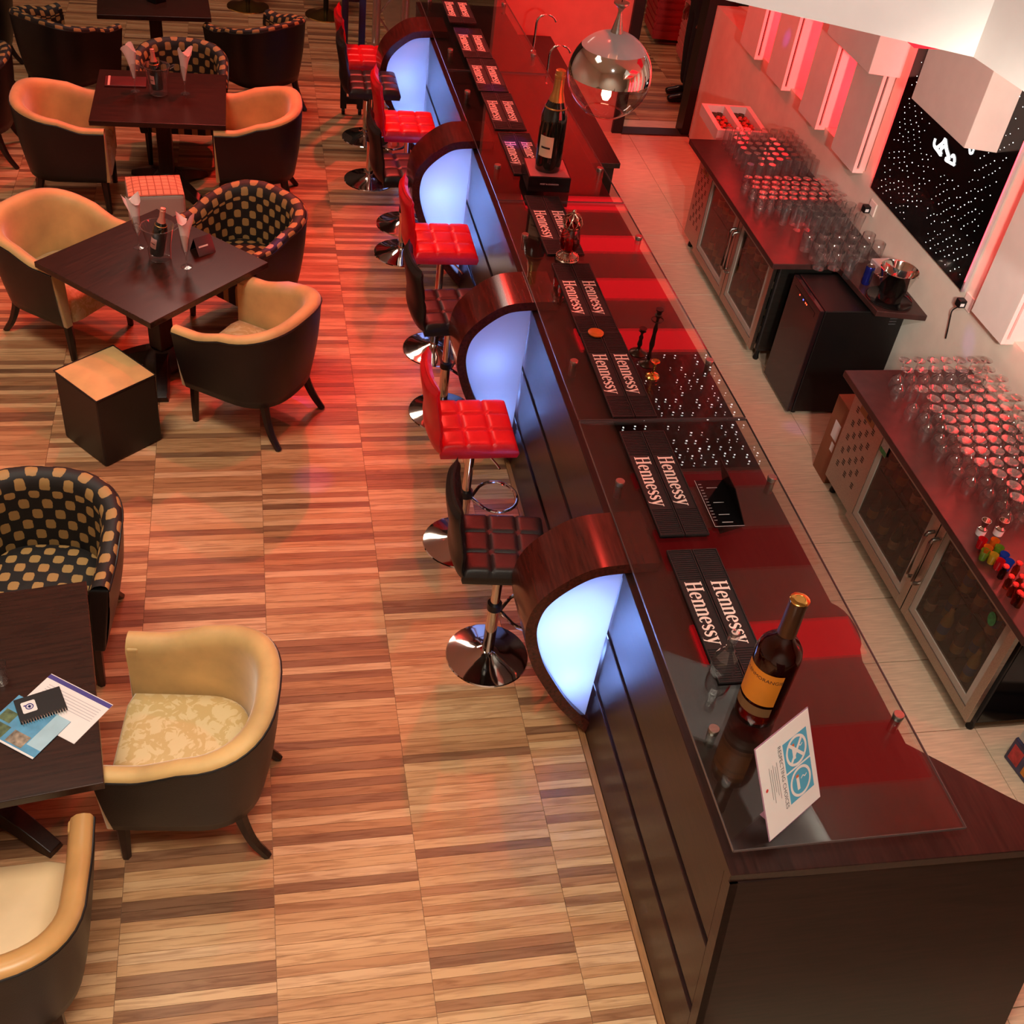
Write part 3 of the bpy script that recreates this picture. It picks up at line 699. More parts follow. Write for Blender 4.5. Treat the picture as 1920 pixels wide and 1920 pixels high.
m = cushion_top(0.196, 0.45, 0.463, 0.022); m.build('top', GOLDV, o1, smooth=True)
MB().tube([(-0.195,-0.195,0.464),(0.195,-0.195,0.464),(0.195,0.195,0.464),(-0.195,0.195,0.464)], 0.005, 6, True).build('piping', BLACKL, o1)
o2 = thing('cube_ottoman', 'pale cube ottoman with checked tweed top, behind the diagonal table', 'ottoman', (-0.71, 7.98, 0), math.radians(8))
PALE = mat('pale_leather', (190,170,160), 0.5, var=0.06)
MB().box(-0.195,0.195,-0.16,0.16,0.0,0.44).build('body', PALE, o2, bevel=0.03, segs=3)
m = cushion_top(0.19, 0.42, 0.437, 0.024); m.v = [(a, b*0.82, c) for a,b,c in m.v]; m.build('top', PINKW, o2, smooth=True)

# ================================================================== bar stools
def make_stool(name, leather):
    t = thing(name, 'x', 'bar stool')              # faces +x (the bar)
    MB().lathe([(0.0,0.052),(0.032,0.052),(0.06,0.040),(0.12,0.022),(0.18,0.012),(0.208,0.006),(0.212,0.0)][::-1], 40, cap0=True, cap1=False).build('base', CHROME, t, smooth=True)
    MB().lathe([(0.030,0.045),(0.030,0.36)], 20).build('outer_pole', CHROME, t, smooth=True)
    MB().lathe([(0.036,0.345),(0.036,0.385)], 20).build('collar', BLACKM, t, smooth=True)
    MB().lathe([(0.024,0.36),(0.024,0.76)], 20).build('gas_column', CHROME, t, smooth=True)
    MB().box(-0.09,0.09,-0.09,0.09,0.748,0.765).build('seat_plate', BLACKM, t)
    ring = [(0.03,0.0,0.33)] + [(0.17+0.115*math.cos(a), 0.125*math.sin(a), 0.33) for a in [PI+0.5+k*(2*PI-1.0)/20 for k in range(21)]] + [(0.03,0.0,0.33)]
    MB().tube(ring, 0.009, 8).build('footrest', CHROME, t, smooth=True)
    MB().tube([(0.0,-0.02,0.74),(0.05,-0.10,0.735),(0.10,-0.19,0.715),(0.11,-0.22,0.712)], 0.006, 8).build('lever', CHROME, t, smooth=True)
    # tufted seat
    W_, D_ = 0.205, 0.20
    def tuft(u, n=3):
        f = (u*n) % 1.0; return math.sqrt(max(0.0, 1-(2*f-1)**6))
    rows = []; n = 36
    for i in range(n+1):
        row = []
        for j in range(n+1):
            u, v = i/n, j/n; x = -D_+2*D_*u; y = -W_+2*W_*v
            e = (1-abs(2*u-1)**10)*(1-abs(2*v-1)**10); g = min(tuft(u), tuft(v))
            row.append((x, y, 0.825 + 0.030*e**0.5 - 0.010*(1-g)))
        rows.append(row)
    mb = MB().grid(rows)
    bord = [rows[0][j] for j in range(n+1)] + [rows[i][n] for i in range(1,n+1)] + [rows[n][j] for j in range(n-1,-1,-1)] + [rows[i][0] for i in range(n-1,0,-1)]
    mb.grid([[p for p in bord], [(p[0]*1.02, p[1]*1.02, 0.80) for p in bord], [(p[0]*0.98, p[1]*0.98, 0.768) for p in bord]], closed_u=True)
    k = len(mb.v); mb.f.append(tuple(range(k-len(bord), k)))
    mb.build('seat', leather, t, smooth=True, angle=60)
    # curved backrest rising from the rear edge
    rows = []; prof = [(-0.185,0.80),(-0.205,0.86),(-0.205,0.94),(-0.222,1.05),(-0.235,1.13),(-0.232,1.185)]
    prof = [(p.x, p.y) for p in spline([(a,b,0) for a,b in prof], 4)]
    th = 0.028
    front, backr = [], []
    for i, (x, z) in enumerate(prof):
        f = i/(len(prof)-1); hw = 0.205*(1-0.06*f**3)
        rowf = []; rowb = []
        for j in range(25):
            v = j/24; y = -hw+2*hw*v; cv = 0.030*(1-(2*v-1)**2); ed = (1-abs(2*v-1)**8)
            g = min(tuft(v), tuft(min(f*0.999,0.999), 2)); thk = th*(0.25+0.75*ed)*(1 if f < 0.93 else 0.45)
            rowf.append((x - cv + thk - 0.008*(1-g), y, z)); rowb.append((x - cv - thk, y, z))
        front.append(rowf); backr.append(rowb)
    mb = MB().grid(front).grid(backr)
    nf = len(front)*25
    mb.grid([[front[i][0] for i in range(len(front))], [backr[i][0] for i in range(len(front))]])
    mb.grid([[front[i][24] for i in range(len(front))], [backr[i][24] for i in range(len(front))]])
    mb.grid([front[-1], [((a[0]+b[0])/2, a[1], a[2]+0.010) for a, b in zip(front[-1], backr[-1])], backr[-1]]); mb.grid([front[0], backr[0]])
    mb.build('backrest', leather, t, smooth=True, angle=60)
    return t
rs = make_stool('bar_stool', REDL); bs = make_stool('bar_stool', BLACKL)
SG = 'swivel bar stools along the bar'
spots = [('b',1.07,3.78,-6,0.06,'black swivel bar stool beside the arch nearest the amber spirit bottle'),('r',1.055,4.62,0,0,'red swivel bar stool between the two arches nearest the amber spirit bottle'),
         ('b',1.11,5.83,4,0.06,'black swivel bar stool just beyond the second arch from the amber bottle'),('r',1.15,6.54,0,0,'red swivel bar stool level with the black champagne display box'),
         ('b',1.07,7.845,4,0.13,'black swivel bar stool beside the third arch from the amber spirit bottle'),('r',1.13,8.30,0,0,'red swivel bar stool just beyond the third arch from the amber spirit bottle'),
         ('b',0.93,9.06,0,0,'black swivel bar stool before the farthest arch by the black stand'),('r',0.97,9.89,0,0.10,'red swivel bar stool, last in the row beside the black stand')]
for kd, x, y, dg, low, lb in spots:
    src = rs if kd == 'r' else bs
    c = dup(src, (x,y,0), math.radians(dg), lb, SG)
    for k in list(c.children):
        if k.name.split('.')[0] in ('seat', 'backrest', 'seat_plate', 'lever', 'gas_column'): k.location.z = -low
for src in (rs, bs):
    for k in list(src.children): bpy.data.objects.remove(k)
    bpy.data.objects.remove(src)
for o in bpy.data.objects:
    if 'used' in o: del o['used']
gs = thing('pedestal_stool', 'gold-based pedestal stool standing beyond the far table', 'stool', (-0.02, 13.08, 0), 0, 'gold pedestal stools at the far end')
MB().lathe([(0.225,0.0),(0.22,0.008),(0.18,0.018),(0.10,0.036),(0.045,0.06)], 36).build('base', GOLDM, gs, smooth=True)
MB().lathe([(0.028,0.05),(0.028,0.72)], 16).build('pole', BLACKM, gs, smooth=True)
MB().lathe([(0.16,0.70),(0.19,0.72),(0.19,0.78),(0.17,0.80)], 28).build('seat', BLACKL, gs, smooth=True)
dup(gs, (0.80, 12.95, 0), 0, 'gold-based pedestal stool standing behind the black wheeled stand')

# ================================================================== things on the tables
BOTG = mat('dark_green_glass', (16,22,16), 0.06, var=0.1, coat=0.5)
FOILG = mat('gold_foil', (206,156,84), 0.3, 0.7, var=0.2, bump=0.3, bscale=120)
FOILP = mat('pink_foil', (226,150,130), 0.35, 0.4, var=0.15, bump=0.3, bscale=120)
PAPERL = mat('cream_label', (224,204,172), 0.6, var=0.05)
PINKL = mat('pink_label', (226,176,164), 0.55, var=0.05)
INK = mat('dark_ink', (40,34,34), 0.6, var=0.1)
NAPK = mat('white_paper_napkin', (240,222,216), 0.75, var=0.04, bump=0.2, bscale=40)
def bottle_profile(h, r):
    return [(0.0,0.004*h/0.3),(r*0.6,0.0),(r*0.95,0.004),(r,0.03*h/0.3),(r,0.50*h),(r*0.97,0.56*h),(r*0.80,0.64*h),(r*0.55,0.72*h),(r*0.38,0.80*h),(r*0.34,0.92*h)]
def champagne(parent_name, label, loc, h, r, foil, labm, tilt=(0,0), group=None, face=PI*1.25, word=None):
    t = thing(parent_name, label, 'bottle', loc, 0, group); t.rotation_euler = (tilt[0], tilt[1], 0)
    MB().lathe(bottle_profile(h, r), 28, cap0=False).build('glass_body', BOTG, t, smooth=True)
    MB().lathe([(r*0.62,0.695*h),(r*0.40,0.80*h),(r*0.365,0.92*h),(r*0.40,0.925*h),(r*0.40,0.95*h),(r*0.36,0.955*h),(r*0.36,0.995*h),(r*0.28,1.0*h)], 24).build('foil', foil, t, smooth=True)
    rows = []
    for z in (0.17*h, 0.38*h): rows.append([((r+0.0012)*math.cos(face+a), (r+0.0012)*math.sin(face+a), z) for a in [-0.55+1.1*k/10 for k in range(11)]])
    lb = MB().grid(rows).build('label', labm, t, smooth=True)
    rows = []
    for z in (0.255*h, 0.275*h): rows.append([((r+0.0018)*math.cos(face+a), (r+0.0018)*math.sin(face+a), z) for a in [-0.35+0.7*k/8 for k in range(9)]])
    MB().grid(rows).build('label_line', INK, lb, smooth=True)
    MB().lathe([(r*0.80+0.001,0.635*h),(r*0.80+0.0022,0.642*h),(r*0.78,0.650*h)], 24, cap0=False, cap1=False).build('neck_thread', FOILG, t, smooth=True)
    return t
def bucket(label, loc, group):
    t = thing('ice_bucket', label, 'ice bucket', loc, 0, group)
    MB().lathe([(0.0,0.006),(0.055,0.004),(0.064,0.008),(0.066,0.03),(0.070,0.10),(0.088,0.19),(0.098,0.215)], 32, cap0=False, cap1=False).build('glass_wall', GLASSW, t, smooth=True)
    MB().tube([(0.097*math.cos(a), 0.097*math.sin(a), 0.216) for a in [2*PI*k/32 for k in range(32)]], 0.003, 6, True).build('rim', GLASSW, t, smooth=True)
    for s in (-1, 1):
        MB().tube([(s*0.095,-0.03,0.205),(s*0.122,-0.022,0.222),(s*0.130,0,0.225),(s*0.122,0.022,0.222),(s*0.095,0.03,0.205)], 0.005, 8).build('handle', GLASSW, t, smooth=True)
    return t
def flute(label, loc, group):
    t = thing('champagne_flute', label, 'glass', loc, 0, group)
    MB().lathe([(0.0,0.003),(0.034,0.0),(0.034,0.003),(0.010,0.007),(0.0045,0.015),(0.0045,0.075),(0.010,0.088),(0.022,0.12),(0.026,0.17),(0.023,0.215)], 24, cap0=False, cap1=False).build('glass', GLASSW, t, smooth=True)
    return t
def napkin(label, loc, group, seed):
    rd = random.Random(seed); rows = []
    for i in range(9):
        f = i/8; r = 0.006+0.016*min(1,f*2)+0.022*max(0,f-0.55)*2; row = []
        for k in range(17):
            a = 2*PI*k/16*0.93+seed; rr_ = r*(1+0.28*math.sin(3*a+seed)*max(0,f-0.4))
            row.append((rr_*math.cos(a)*1.25 + 0.020*f*f*math.cos(seed), rr_*math.sin(a), 0.10+0.225*f + (0.030*math.sin(2*a+seed*1.7) if i == 8 else 0)))
        rows.append(row)
    o = MB().grid(rows).build('paper_napkin', NAPK, None, smooth=True, loc=loc)
    return tag(o, label, 'napkin', group)
bucket('clear glass ice bucket on the diagonal table, holding a tilted bottle', (-0.575, 6.40, 0.7505), 'glass ice buckets on the tables')
champagne('champagne_bottle', 'pink-foiled champagne bottle leaning in the bucket on the diagonal table', (-0.592, 6.385, 0.79), 0.31, 0.043, FOILP, PINKL, (0.02, 0.20), 'champagne bottles in the table buckets')
flute('champagne flute with napkin on the diagonal table, on the menu-holder side of the bucket', (-0.42, 6.31, 0.7505), 'champagne flutes on the tables')
napkin('white paper napkin standing in the flute by the diagonal table menu holder', (-0.42, 6.31, 0.7505), 'napkins in the flutes', 1.2)
flute('champagne flute with napkin on the diagonal table, on the gold chair side of the bucket', (-0.705, 6.535, 0.7505), 'champagne flutes on the tables')
napkin('white paper napkin standing in the flute on the gold chair side of the diagonal table', (-0.705, 6.535, 0.7505), 'napkins in the flutes', 4.0)
mh = thing('menu_holder', 'small black tent menu card behind the flute on the diagonal table', 'menu card', (-0.33, 6.50, 0.7505), math.radians(35))
MB().add([(-0.06,-0.05,0),(0.06,-0.05,0),(0.06,0.0,0.10),(-0.06,0.0,0.10),(0.06,0.05,0),(-0.06,0.05,0)], [(0,1,2,3),(3,2,4,5)]).build('card', BLACKP, mh)
MB().add([(-0.045,-0.030,0.045),(0.02,-0.030,0.045),(0.02,-0.026,0.054),(-0.045,-0.026,0.054)], [(0,1,2,3)]).build('print_line', PRINTW, mh)
bucket('clear glass ice bucket on the table with the dark red menu', (-0.69, 8.84, 0.7505), 'glass ice buckets on the tables')
champagne('champagne_bottle', 'orange-foiled champagne bottle in the bucket on the table with the dark red menu', (-0.695, 8.835, 0.79), 0.30, 0.043, FOILP, PINKL, (0.0, -0.06), 'champagne bottles in the table buckets')
flute('champagne flute with napkin beside the dark red menu', (-0.862, 8.875, 0.7505), 'champagne flutes on the tables')
napkin('white paper napkin with a wide fold in the flute beside the dark red menu', (-0.862, 8.875, 0.7505), 'napkins in the flutes', 3.1)
flute('champagne flute with napkin, bar side of the bucket on the red-menu table', (-0.50, 8.87, 0.7505), 'champagne flutes on the tables')
napkin('white paper napkin fanned open in the flute on the bar side of the red-menu table', (-0.50, 8.87, 0.7505), 'napkins in the flutes', 0.3)
MENU = mat('dark_red_leatherette', (92,24,22), 0.4, var=0.2)
mn = thing('menu_folder', 'dark red menu folder with a pale stripe lying on the table', 'menu', (-0.94, 9.03, 0.7505), math.radians(2))
MB().box(-0.15,0.15,-0.09,0.09,0,0.014).build('cover', MENU, mn, bevel=0.003)
MB().box(-0.128,-0.112,-0.09,0.09,0.0142,0.0155).build('stripe', PINKL, mn)
dh = thing('table_holder', 'small dark square holder on the far table', 'holder', (-0.80, 10.86, 0.7505), math.radians(45))
MB().box(-0.06,0.06,-0.06,0.06,0,0.05).build('block', BLACKM, dh, bevel=0.004); MB().box(-0.045,0.045,-0.045,0.045,0.05,0.054).build('inset', BLACKP, dh)
# papers and notebook on the near table
BLUE = mat('blue_print', (92,160,200), 0.6, var=0.15, vscale=20); NAVY = mat('navy_print', (70,64,140), 0.6, var=0.1); PAPER = mat('white_paper', (234,228,226), 0.7, var=0.03)
GREEN = mat('photo_green', (110,130,90), 0.6, var=0.5, vscale=30); SAND = mat('photo_sand', (176,160,140), 0.6, var=0.5, vscale=40)
r0 = math.radians(-33)
def sheet(name, label, cx, cy, sx, sy, z, rz, m_, extra=()):
    t = thing(name, label, 'paper', (cx, cy, z), rz)
    MB().box(-sx/2,sx/2,-sy/2,sy/2,0,0.002).build('sheet', m_, t)
    for nm, x0,x1,y0,y1,mm in extra: MB().box(x0,x1,y0,y1,0.002,0.0026).build(nm, mm, t)
    return t
q1 = px(100,1340,2,0.752)
sheet('printed_form', 'white printed form with navy header band under the notebook', q1.x+0.03, q1.y+0.03, 0.30, 0.215, 0.7505, math.radians(-36), PAPER,
      [('header_band', -0.15,0.15,0.085,0.104,NAVY)] + [('text_line', -0.12,0.13,0.06-0.012*i,0.063-0.012*i,mat('grey_print%d'%i,(190,186,190),0.7)) for i in range(6)])
q2 = px(48,1362,2,0.755)
sheet('brochure', 'pale blue travel brochure with small photos under the notebook', q2.x, q2.y, 0.25, 0.20, 0.7535, math.radians(-36), BLUE,
      [('photo', -0.02,0.055,-0.085,-0.03,SAND), ('photo', -0.115,-0.04,-0.085,-0.03,GREEN), ('photo', -0.115,-0.06,-0.02,0.03,GREEN), ('margin', -0.125,0.125,-0.10,-0.092,PAPER), ('pale_corner',0.06,0.125,-0.06,0.10,mat('pale_blue_print',(170,206,222),0.6,var=0.1))])
q3 = px(76,1322,2,0.762)
nb = thing('spiral_notebook', 'black spiral notebook with a white round emblem sticker', 'notebook', (q3.x, q3.y, 0.7565), math.radians(20))
MB().box(-0.085,0.085,-0.06,0.06,0,0.010).build('cover', mat('black_card',(24,22,24),0.45,var=0.1), nb, bevel=0.001)
MB().prism([(-0.058+0.0*a,0) for a in ()] or [(-0.062,-0.022),(-0.018,-0.022),(-0.014,-0.018),(-0.014,0.030),(-0.018,0.034),(-0.062,0.034),(-0.066,0.030),(-0.066,-0.018)], 0.010, 0.0108).build('sticker', PAPER, nb)
ring_ = MB(); ring_.tube([(-0.038+0.013*math.cos(a), 0.006+0.013*math.sin(a), 0.0108) for a in [2*PI*k/20 for k in range(20)]], 0.0022, 6, True)
ring_.box(-0.045,-0.031,0.003,0.009,0.0105,0.0112); ring_.box(-0.041,-0.035,-0.002,0.014,0.0105,0.0112); ring_.box(-0.058,-0.047,0.012,0.018,0.0105,0.0112)
ring_.build('emblem', NAVY, nb)
coil = MB().tube([(0,-0.009,-0.004),(0,-0.012,0.008),(0,-0.004,0.013),(0,0.004,0.011)], 0.0016, 6).mesh('wire_loop', CHROME, True)
for k in range(17): link('wire_loop', coil, nb, (-0.078+0.0097*k, -0.058, 0.001))
tg = thing('tumbler', 'clear glass tumbler at the edge of the table with papers', 'glass', (px(4,1262,2,0.80).x-0.012, px(4,1262,2,0.80).y, 0.7505))
MB().lathe([(0.0,0.002),(0.028,0.0),(0.034,0.10)], 24, cap0=False, cap1=False).build('glass', GLASSW, tg, smooth=True)
# ================================================================== things on the bar top
ZT = 1.1725
AMB = thin_glass('amber_glass', (186,112,50), 1.5, 1.3)
LIQ = mat('amber_spirit', (150,70,16), 0.05, trans=0.9, ior=1.33, var=0.1)
ORL = mat('orange_label', (226,136,36), 0.5, var=0.06); DKF = mat('dark_bronze_foil', (84,52,30), 0.35, 0.4, var=0.15)
cg = thing('cognac_bottle', 'tall amber spirit bottle with orange label and gold cap', 'bottle', (1.73, 2.42, ZT))
prof = [(0.0,0.012),(0.055,0.004),(0.074,0.002),(0.080,0.012),(0.081,0.06),(0.0835,0.30),(0.083,0.335),(0.076,0.365),(0.058,0.392),(0.040,0.410),(0.032,0.430),(0.0300,0.46),(0.029,0.585)]
MB().lathe(prof, 40, cap0=False).build('glass_body', AMB, cg, smooth=True)
MB().lathe([(0.0,0.018),(0.070,0.016),(0.0775,0.03),(0.0785,0.18),(0.0805,0.325),(0.066,0.37),(0.0,0.372)], 36, cap0=False, cap1=False).build('spirit', LIQ, cg, smooth=True)
MB().lathe([(0.0335,0.435),(0.0325,0.50),(0.0325,0.585),(0.034,0.588),(0.034,0.594)], 32).build('neck_sleeve', DKF, cg, smooth=True)
MB().lathe([(0.034,0.594),(0.0345,0.598),(0.030,0.6015),(0.018,0.6015),(0.017,0.6005)], 32).build('cap_disc', GOLDM, cg, smooth=True)
FACE = math.radians(218)
def wrap(parent, name, m, r, z0, z1, a0, a1):
    rows = [[(r*math.cos(FACE+a), r*math.sin(FACE+a), z) for a in [a0+(a1-a0)*k/14 for k in range(15)]] for z in (z0, z1)]
    return MB().grid(rows).build(name, m, parent, smooth=True)
lb = wrap(cg, 'label', ORL, 0.0846, 0.135, 0.295, -0.95, 0.95)
wrap(cg, 'lower_label', mat('brown_label', (126,88,52), 0.5, var=0.05), 0.0836, 0.075, 0.120, -0.95, 0.95)
tm = text_mesh('label_text', 'GLENMORANGIE', 0.022, INK, 0.0)
for v in tm.vertices:
    a = FACE + v.co.x/0.0853; z = v.co.y+0.262; v.co = (0.0853*math.cos(a), 0.0853*math.sin(a), z)
link('label_text', tm, lb)
dg = thing('glass_decanter', 'clear cut-glass decanter standing just behind the amber spirit bottle', 'decanter', (1.665, 2.62, ZT))
MB().lathe([(0.0,0.004),(0.045,0.0),(0.048,0.01),(0.050,0.05),(0.044,0.09),(0.018,0.13),(0.016,0.17),(0.020,0.18)], 10, cap0=False, cap1=False).build('body', GLASSW, dg)
MB().lathe([(0.0,0.175),(0.012,0.175),(0.022,0.20),(0.018,0.222),(0.0,0.23)], 10, cap0=False, cap1=False).build('stopper', GLASSW, dg)
# acrylic table sign
P0 = px(1443.6,1579,2,ZT+0.0006); P1 = px(1539,1494,2,ZT+0.0006); u = (P1-P0); W_ = u.length; u.normalize(); n_ = Vector((-u.y, u.x, 0))
def solve_lean():
    best = None
    for i in range(200):
        a = -0.1+0.4*i/199; q = P0 + n_*a
        # height where the pixel column is met
        d = RT*((1415-960)/FPX)+DN*((1406-960)/FPX)+FW
        # closest approach in height
        for j in range(120):
            z = 0.1+0.3*j/119; p = q + Vector((0,0,z)) - Vector(CAM); c = (p.dot(RT)/p.dot(FW)*FPX+960, p.dot(DN)/p.dot(FW)*FPX+960)
            e = (c[0]-1415)**2+(c[1]-1406)**2
            if best is None or e < best[0]: best = (e, a, z)
    return best
_, la, lz = solve_lean()
vdir = n_*la + Vector((0,0,lz)); Hs = vdir.length; vdir.normalize(); nf = u.cross(vdir)*1.0
sg = thing('acrylic_sign', 'white smoking-policy sign with two blue icons leaning in an acrylic stand', 'sign', P0)
def S(a, b, d=0.0): return tuple(u*(a*W_) + vdir*(b*Hs) + nf*d)
def plate(name, m, a0, a1, b0, b1, d0, d1, par):
    return MB().add([S(a0,b0,d0),S(a1,b0,d0),S(a1,b1,d0),S(a0,b1,d0),S(a0,b0,d1),S(a1,b0,d1),S(a1,b1,d1),S(a0,b1,d1)], [(0,1,2,3),(7,6,5,4),(0,4,5,1),(1,5,6,2),(2,6,7,3),(3,7,4,0)]).build(name, m, par)
ACR = mat('acrylic_edge', (170,130,150), 0.15, var=0.05)
plate('acrylic_back', ACR, 0, 1, 0, 1, -0.004, -0.001, sg)
pp = plate('paper_sheet', mat('white_card', (238,232,228), 0.55, var=0.02), 0.012, 0.988, 0.01, 0.99, -0.001, 0.0006, sg)
SKY = mat('sign_blue', (88,172,206), 0.5, var=0.02)
for b0, b1 in ((0.185,0.502),(0.522,0.835)): plate('icon_panel', SKY, 0.455, 0.905, b0, b1, 0.0007, 0.0011, pp)
aspect = Hs/W_
def sring(ca, cb, r, w, m, par, name):
    rows = [[S(ca+rr*math.cos(t), cb+rr*math.sin(t)/aspect, 0.0016) for t in [2*PI*k/32 for k in range(33)]] for rr in (r-w, r)]
    MB().grid(rows).build(name, m, par)
def sbar(pa, pb, w, m, par, name, d=0.0017):
    (a0,b0),(a1,b1) = pa, pb; va, vb = a1-a0, (b1-b0)*aspect; L_ = math.hypot(va, vb); na, nb_ = -vb/L_*w/2, va/L_*w/2
    MB().add([S(a0+na,b0+nb_/aspect,d),S(a0-na,b0-nb_/aspect,d),S(a1-na,b1-nb_/aspect,d),S(a1+na,b1+nb_/aspect,d)], [(0,1,2,3)]).build(name, m, par)
WCARD = MATS['white_card']; ORG = mat('cigarette_tip', (214,110,60), 0.6)
for cb, no in ((0.68,True),(0.345,False)):
    sring(0.68, cb, 0.195, 0.034, WCARD, pp, 'icon_ring')
    sbar((0.63,cb+0.055),(0.63,cb-0.075), 0.05, WCARD, pp, 'cigarette'); sbar((0.63,cb+0.085),(0.63,cb+0.055), 0.05, ORG, pp, 'cigarette_tip')
    sbar((0.69,cb+0.02),(0.73,cb+0.04), 0.014, WCARD, pp, 'smoke'); sbar((0.73,cb+0.04),(0.76,cb+0.015), 0.014, WCARD, pp, 'smoke'); sbar((0.76,cb+0.015),(0.80,cb+0.03), 0.014, WCARD, pp, 'smoke')
    if no:
        sbar((0.56,cb+0.10),(0.80,cb-0.10), 0.04, WCARD, pp, 'cross_bar', 0.0019); sbar((0.56,cb-0.10),(0.80,cb+0.10), 0.04, WCARD, pp, 'cross_bar', 0.0020)
tm = text_mesh('sign_text', 'RESPECTING CHOICES', 0.1, mat('sign_grey', (90,90,96), 0.6), 0.0)
xs = [v.co.x for v in tm.vertices]; wid = max(xs)-min(xs)
for v in tm.vertices:
    b = 0.515 - v.co.x/wid*0.67; a = 0.388 + v.co.y/0.075*0.062
    v.co = S(a, b, 0.0014)
link('sign_text', tm, pp)
for i in range(5): sbar((0.31-0.035*i, 0.72-0.03*(i % 2)), (0.31-0.035*i, 0.33+0.05*(i % 3)), 0.006, MATS['sign_grey'], pp, 'fine_print')
sring(0.085, 0.52, 0.022, 0.02, mat('sign_red', (206,70,60), 0.6), pp, 'small_emblem')
MB().add([S(0.2,0,0),S(0.8,0,0),tuple(Vector(S(0.8,0,0))+n_*0.09),tuple(Vector(S(0.2,0,0))+n_*0.09)], [(0,1,2,3)]).build('foot', ACR, sg)
# champagne display
db = thing('display_box', 'black gift box plinth with tiny silver lettering under the large champagne bottle', 'box', (1.80, 6.68, ZT), math.radians(-2))
MB().box(-0.135,0.135,-0.135,0.135,0,0.098).build('box', mat('black_lacquer_card',(20,17,18),0.25,var=0.1), db, bevel=0.003)
MB().box(-0.125,0.125,-0.125,0.125,0.098,0.0985).build('top_card', mat('rose_card',(190,110,110),0.4,var=0.05), db)
SILV = mat('silver_print', (220,214,214), 0.4, 0.2)
tm = text_mesh('box_text', 'MOET & CHANDON', 0.013, SILV, 0.0)
link('box_text', tm, db, (0.0, -0.1362, 0.052), (PI/2, 0, 0))
champagne('champagne_bottle', 'very large dark champagne bottle with gold foil standing on the black box', (1.80, 6.67, ZT+0.0987), 0.625, 0.083, FOILG, PAPERL, face=math.radians(235))
# red glass lantern
rl = thing('glass_lantern', 'ornate red glass lantern with pierced silver crown and beaded foot', 'lantern', (1.735, 5.715, ZT))
SLV = mat('antique_silver', (196,170,150), 0.25, 1.0, var=0.3, bump=0.4, bscale=60)
MB().lathe([(0.066,0.0),(0.068,0.008),(0.060,0.016),(0.058,0.026),(0.046,0.034),(0.030,0.046),(0.028,0.055)], 32).build('foot', SLV, rl, smooth=True)
bead = MB().lathe([(0.0,-0.006),(0.0045,-0.004),(0.006,0),(0.0045,0.004),(0.0,0.006)], 8, cap0=False, cap1=False).mesh('bead', SLV, True)
for k in range(24): link('bead', bead, rl, (0.062*math.cos(2*PI*k/24), 0.062*math.sin(2*PI*k/24), 0.020))
MB().lathe([(0.028,0.050),(0.052,0.075),(0.060,0.11),(0.056,0.15),(0.046,0.19),(0.040,0.205)], 32, cap0=False, cap1=False).build('red_globe', thin_glass('ruby_glass', (196,20,28), 1.5, 1.6), rl, smooth=True)
MB().lathe([(0.0,0.06),(0.022,0.06),(0.022,0.12),(0.0,0.125)], 16, cap0=False, cap1=False).build('candle', mat('red_wax',(180,20,24),0.5,var=0.1), rl, smooth=True)
cw = MB()
for k in range(8):
    a = 2*PI*k/8; cw.tube([(0.046*math.cos(a),0.046*math.sin(a),0.20),(0.056*math.cos(a+.25),0.056*math.sin(a+.25),0.235),(0.040*math.cos(a+.5),0.040*math.sin(a+.5),0.268),(0.0,0.0,0.288)], 0.005, 6)
    cw.tube([(0.046*math.cos(a),0.046*math.sin(a),0.20),(0.056*math.cos(a-.25),0.056*math.sin(a-.25),0.235),(0.040*math.cos(a-.5),0.040*math.sin(a-.5),0.268)], 0.004, 6)
cw.lathe([(0.047,0.198),(0.049,0.206),(0.047,0.212)], 24, cap0=False, cap1=False)
cw.build('pierced_crown', SLV, rl, smooth=True)
MB().lathe([(0.0,0.283),(0.010,0.286),(0.013,0.296),(0.008,0.306),(0.0,0.31)], 12, cap0=False, cap1=False).build('finial', SLV, rl, smooth=True)
# coaster disc, candlesticks, gold cup, black tent card
od = MB().lathe([(0.0,0.0),(0.040,0.0),(0.042,0.003),(0.042,0.007),(0.039,0.009),(0.0,0.009)], 36, cap0=False, cap1=False).build('round_coaster', mat('orange_wood_disc', (222,116,36), 0.4, var=0.2, stretch=(2,14,2)), None, smooth=True, loc=(1.718, 4.925, ZT+0.0095))
tag(od, 'round orange wooden coaster lying across the joint of two mats', 'coaster')
def candlestick(label, x, y, h, ring):
    t = thing('candlestick', label, 'candlestick', (x, y, ZT), 0, 'dark metal candlesticks')
    DKM = MATS.get('aged_bronze') or mat('aged_bronze', (70,54,44), 0.3, 0.9, var=0.4, bump=0.4, bscale=50)
    f = h/0.32
    MB().lathe([(0.046,0),(0.047,0.006),(0.040,0.012),(0.018,0.020),(0.009,0.03),(0.012,0.05*f),(0.007,0.08*f),(0.014,0.12*f),(0.009,0.18*f),(0.012,0.21*f),(0.006,0.24*f),(0.008,0.27*f),(0.018,0.285*f),(0.020,0.29*f),(0.013,0.295*f),(0.013,0.32*f)], 20).build('stem', DKM, t, smooth=True)
    MB().lathe([(0.013,0.308*f),(0.020,0.316*f),(0.021,0.322*f),(0.014,0.322*f)], 16).build('candle_cup', DKM, t, smooth=True)
    if ring: MB().tube([(0.030*math.cos(a), 0.030*math.sin(a), 0.262*f) for a in [2*PI*k/20 for k in range(20)]], 0.003, 6, True).build('drip_ring', DKM, t, smooth=True)
    return t
candlestick('tall dark metal candlestick with a drip ring', 1.930, 4.655, 0.325, True)
candlestick('short dark metal candlestick beside the tall one', 1.905, 4.755, 0.15, False)
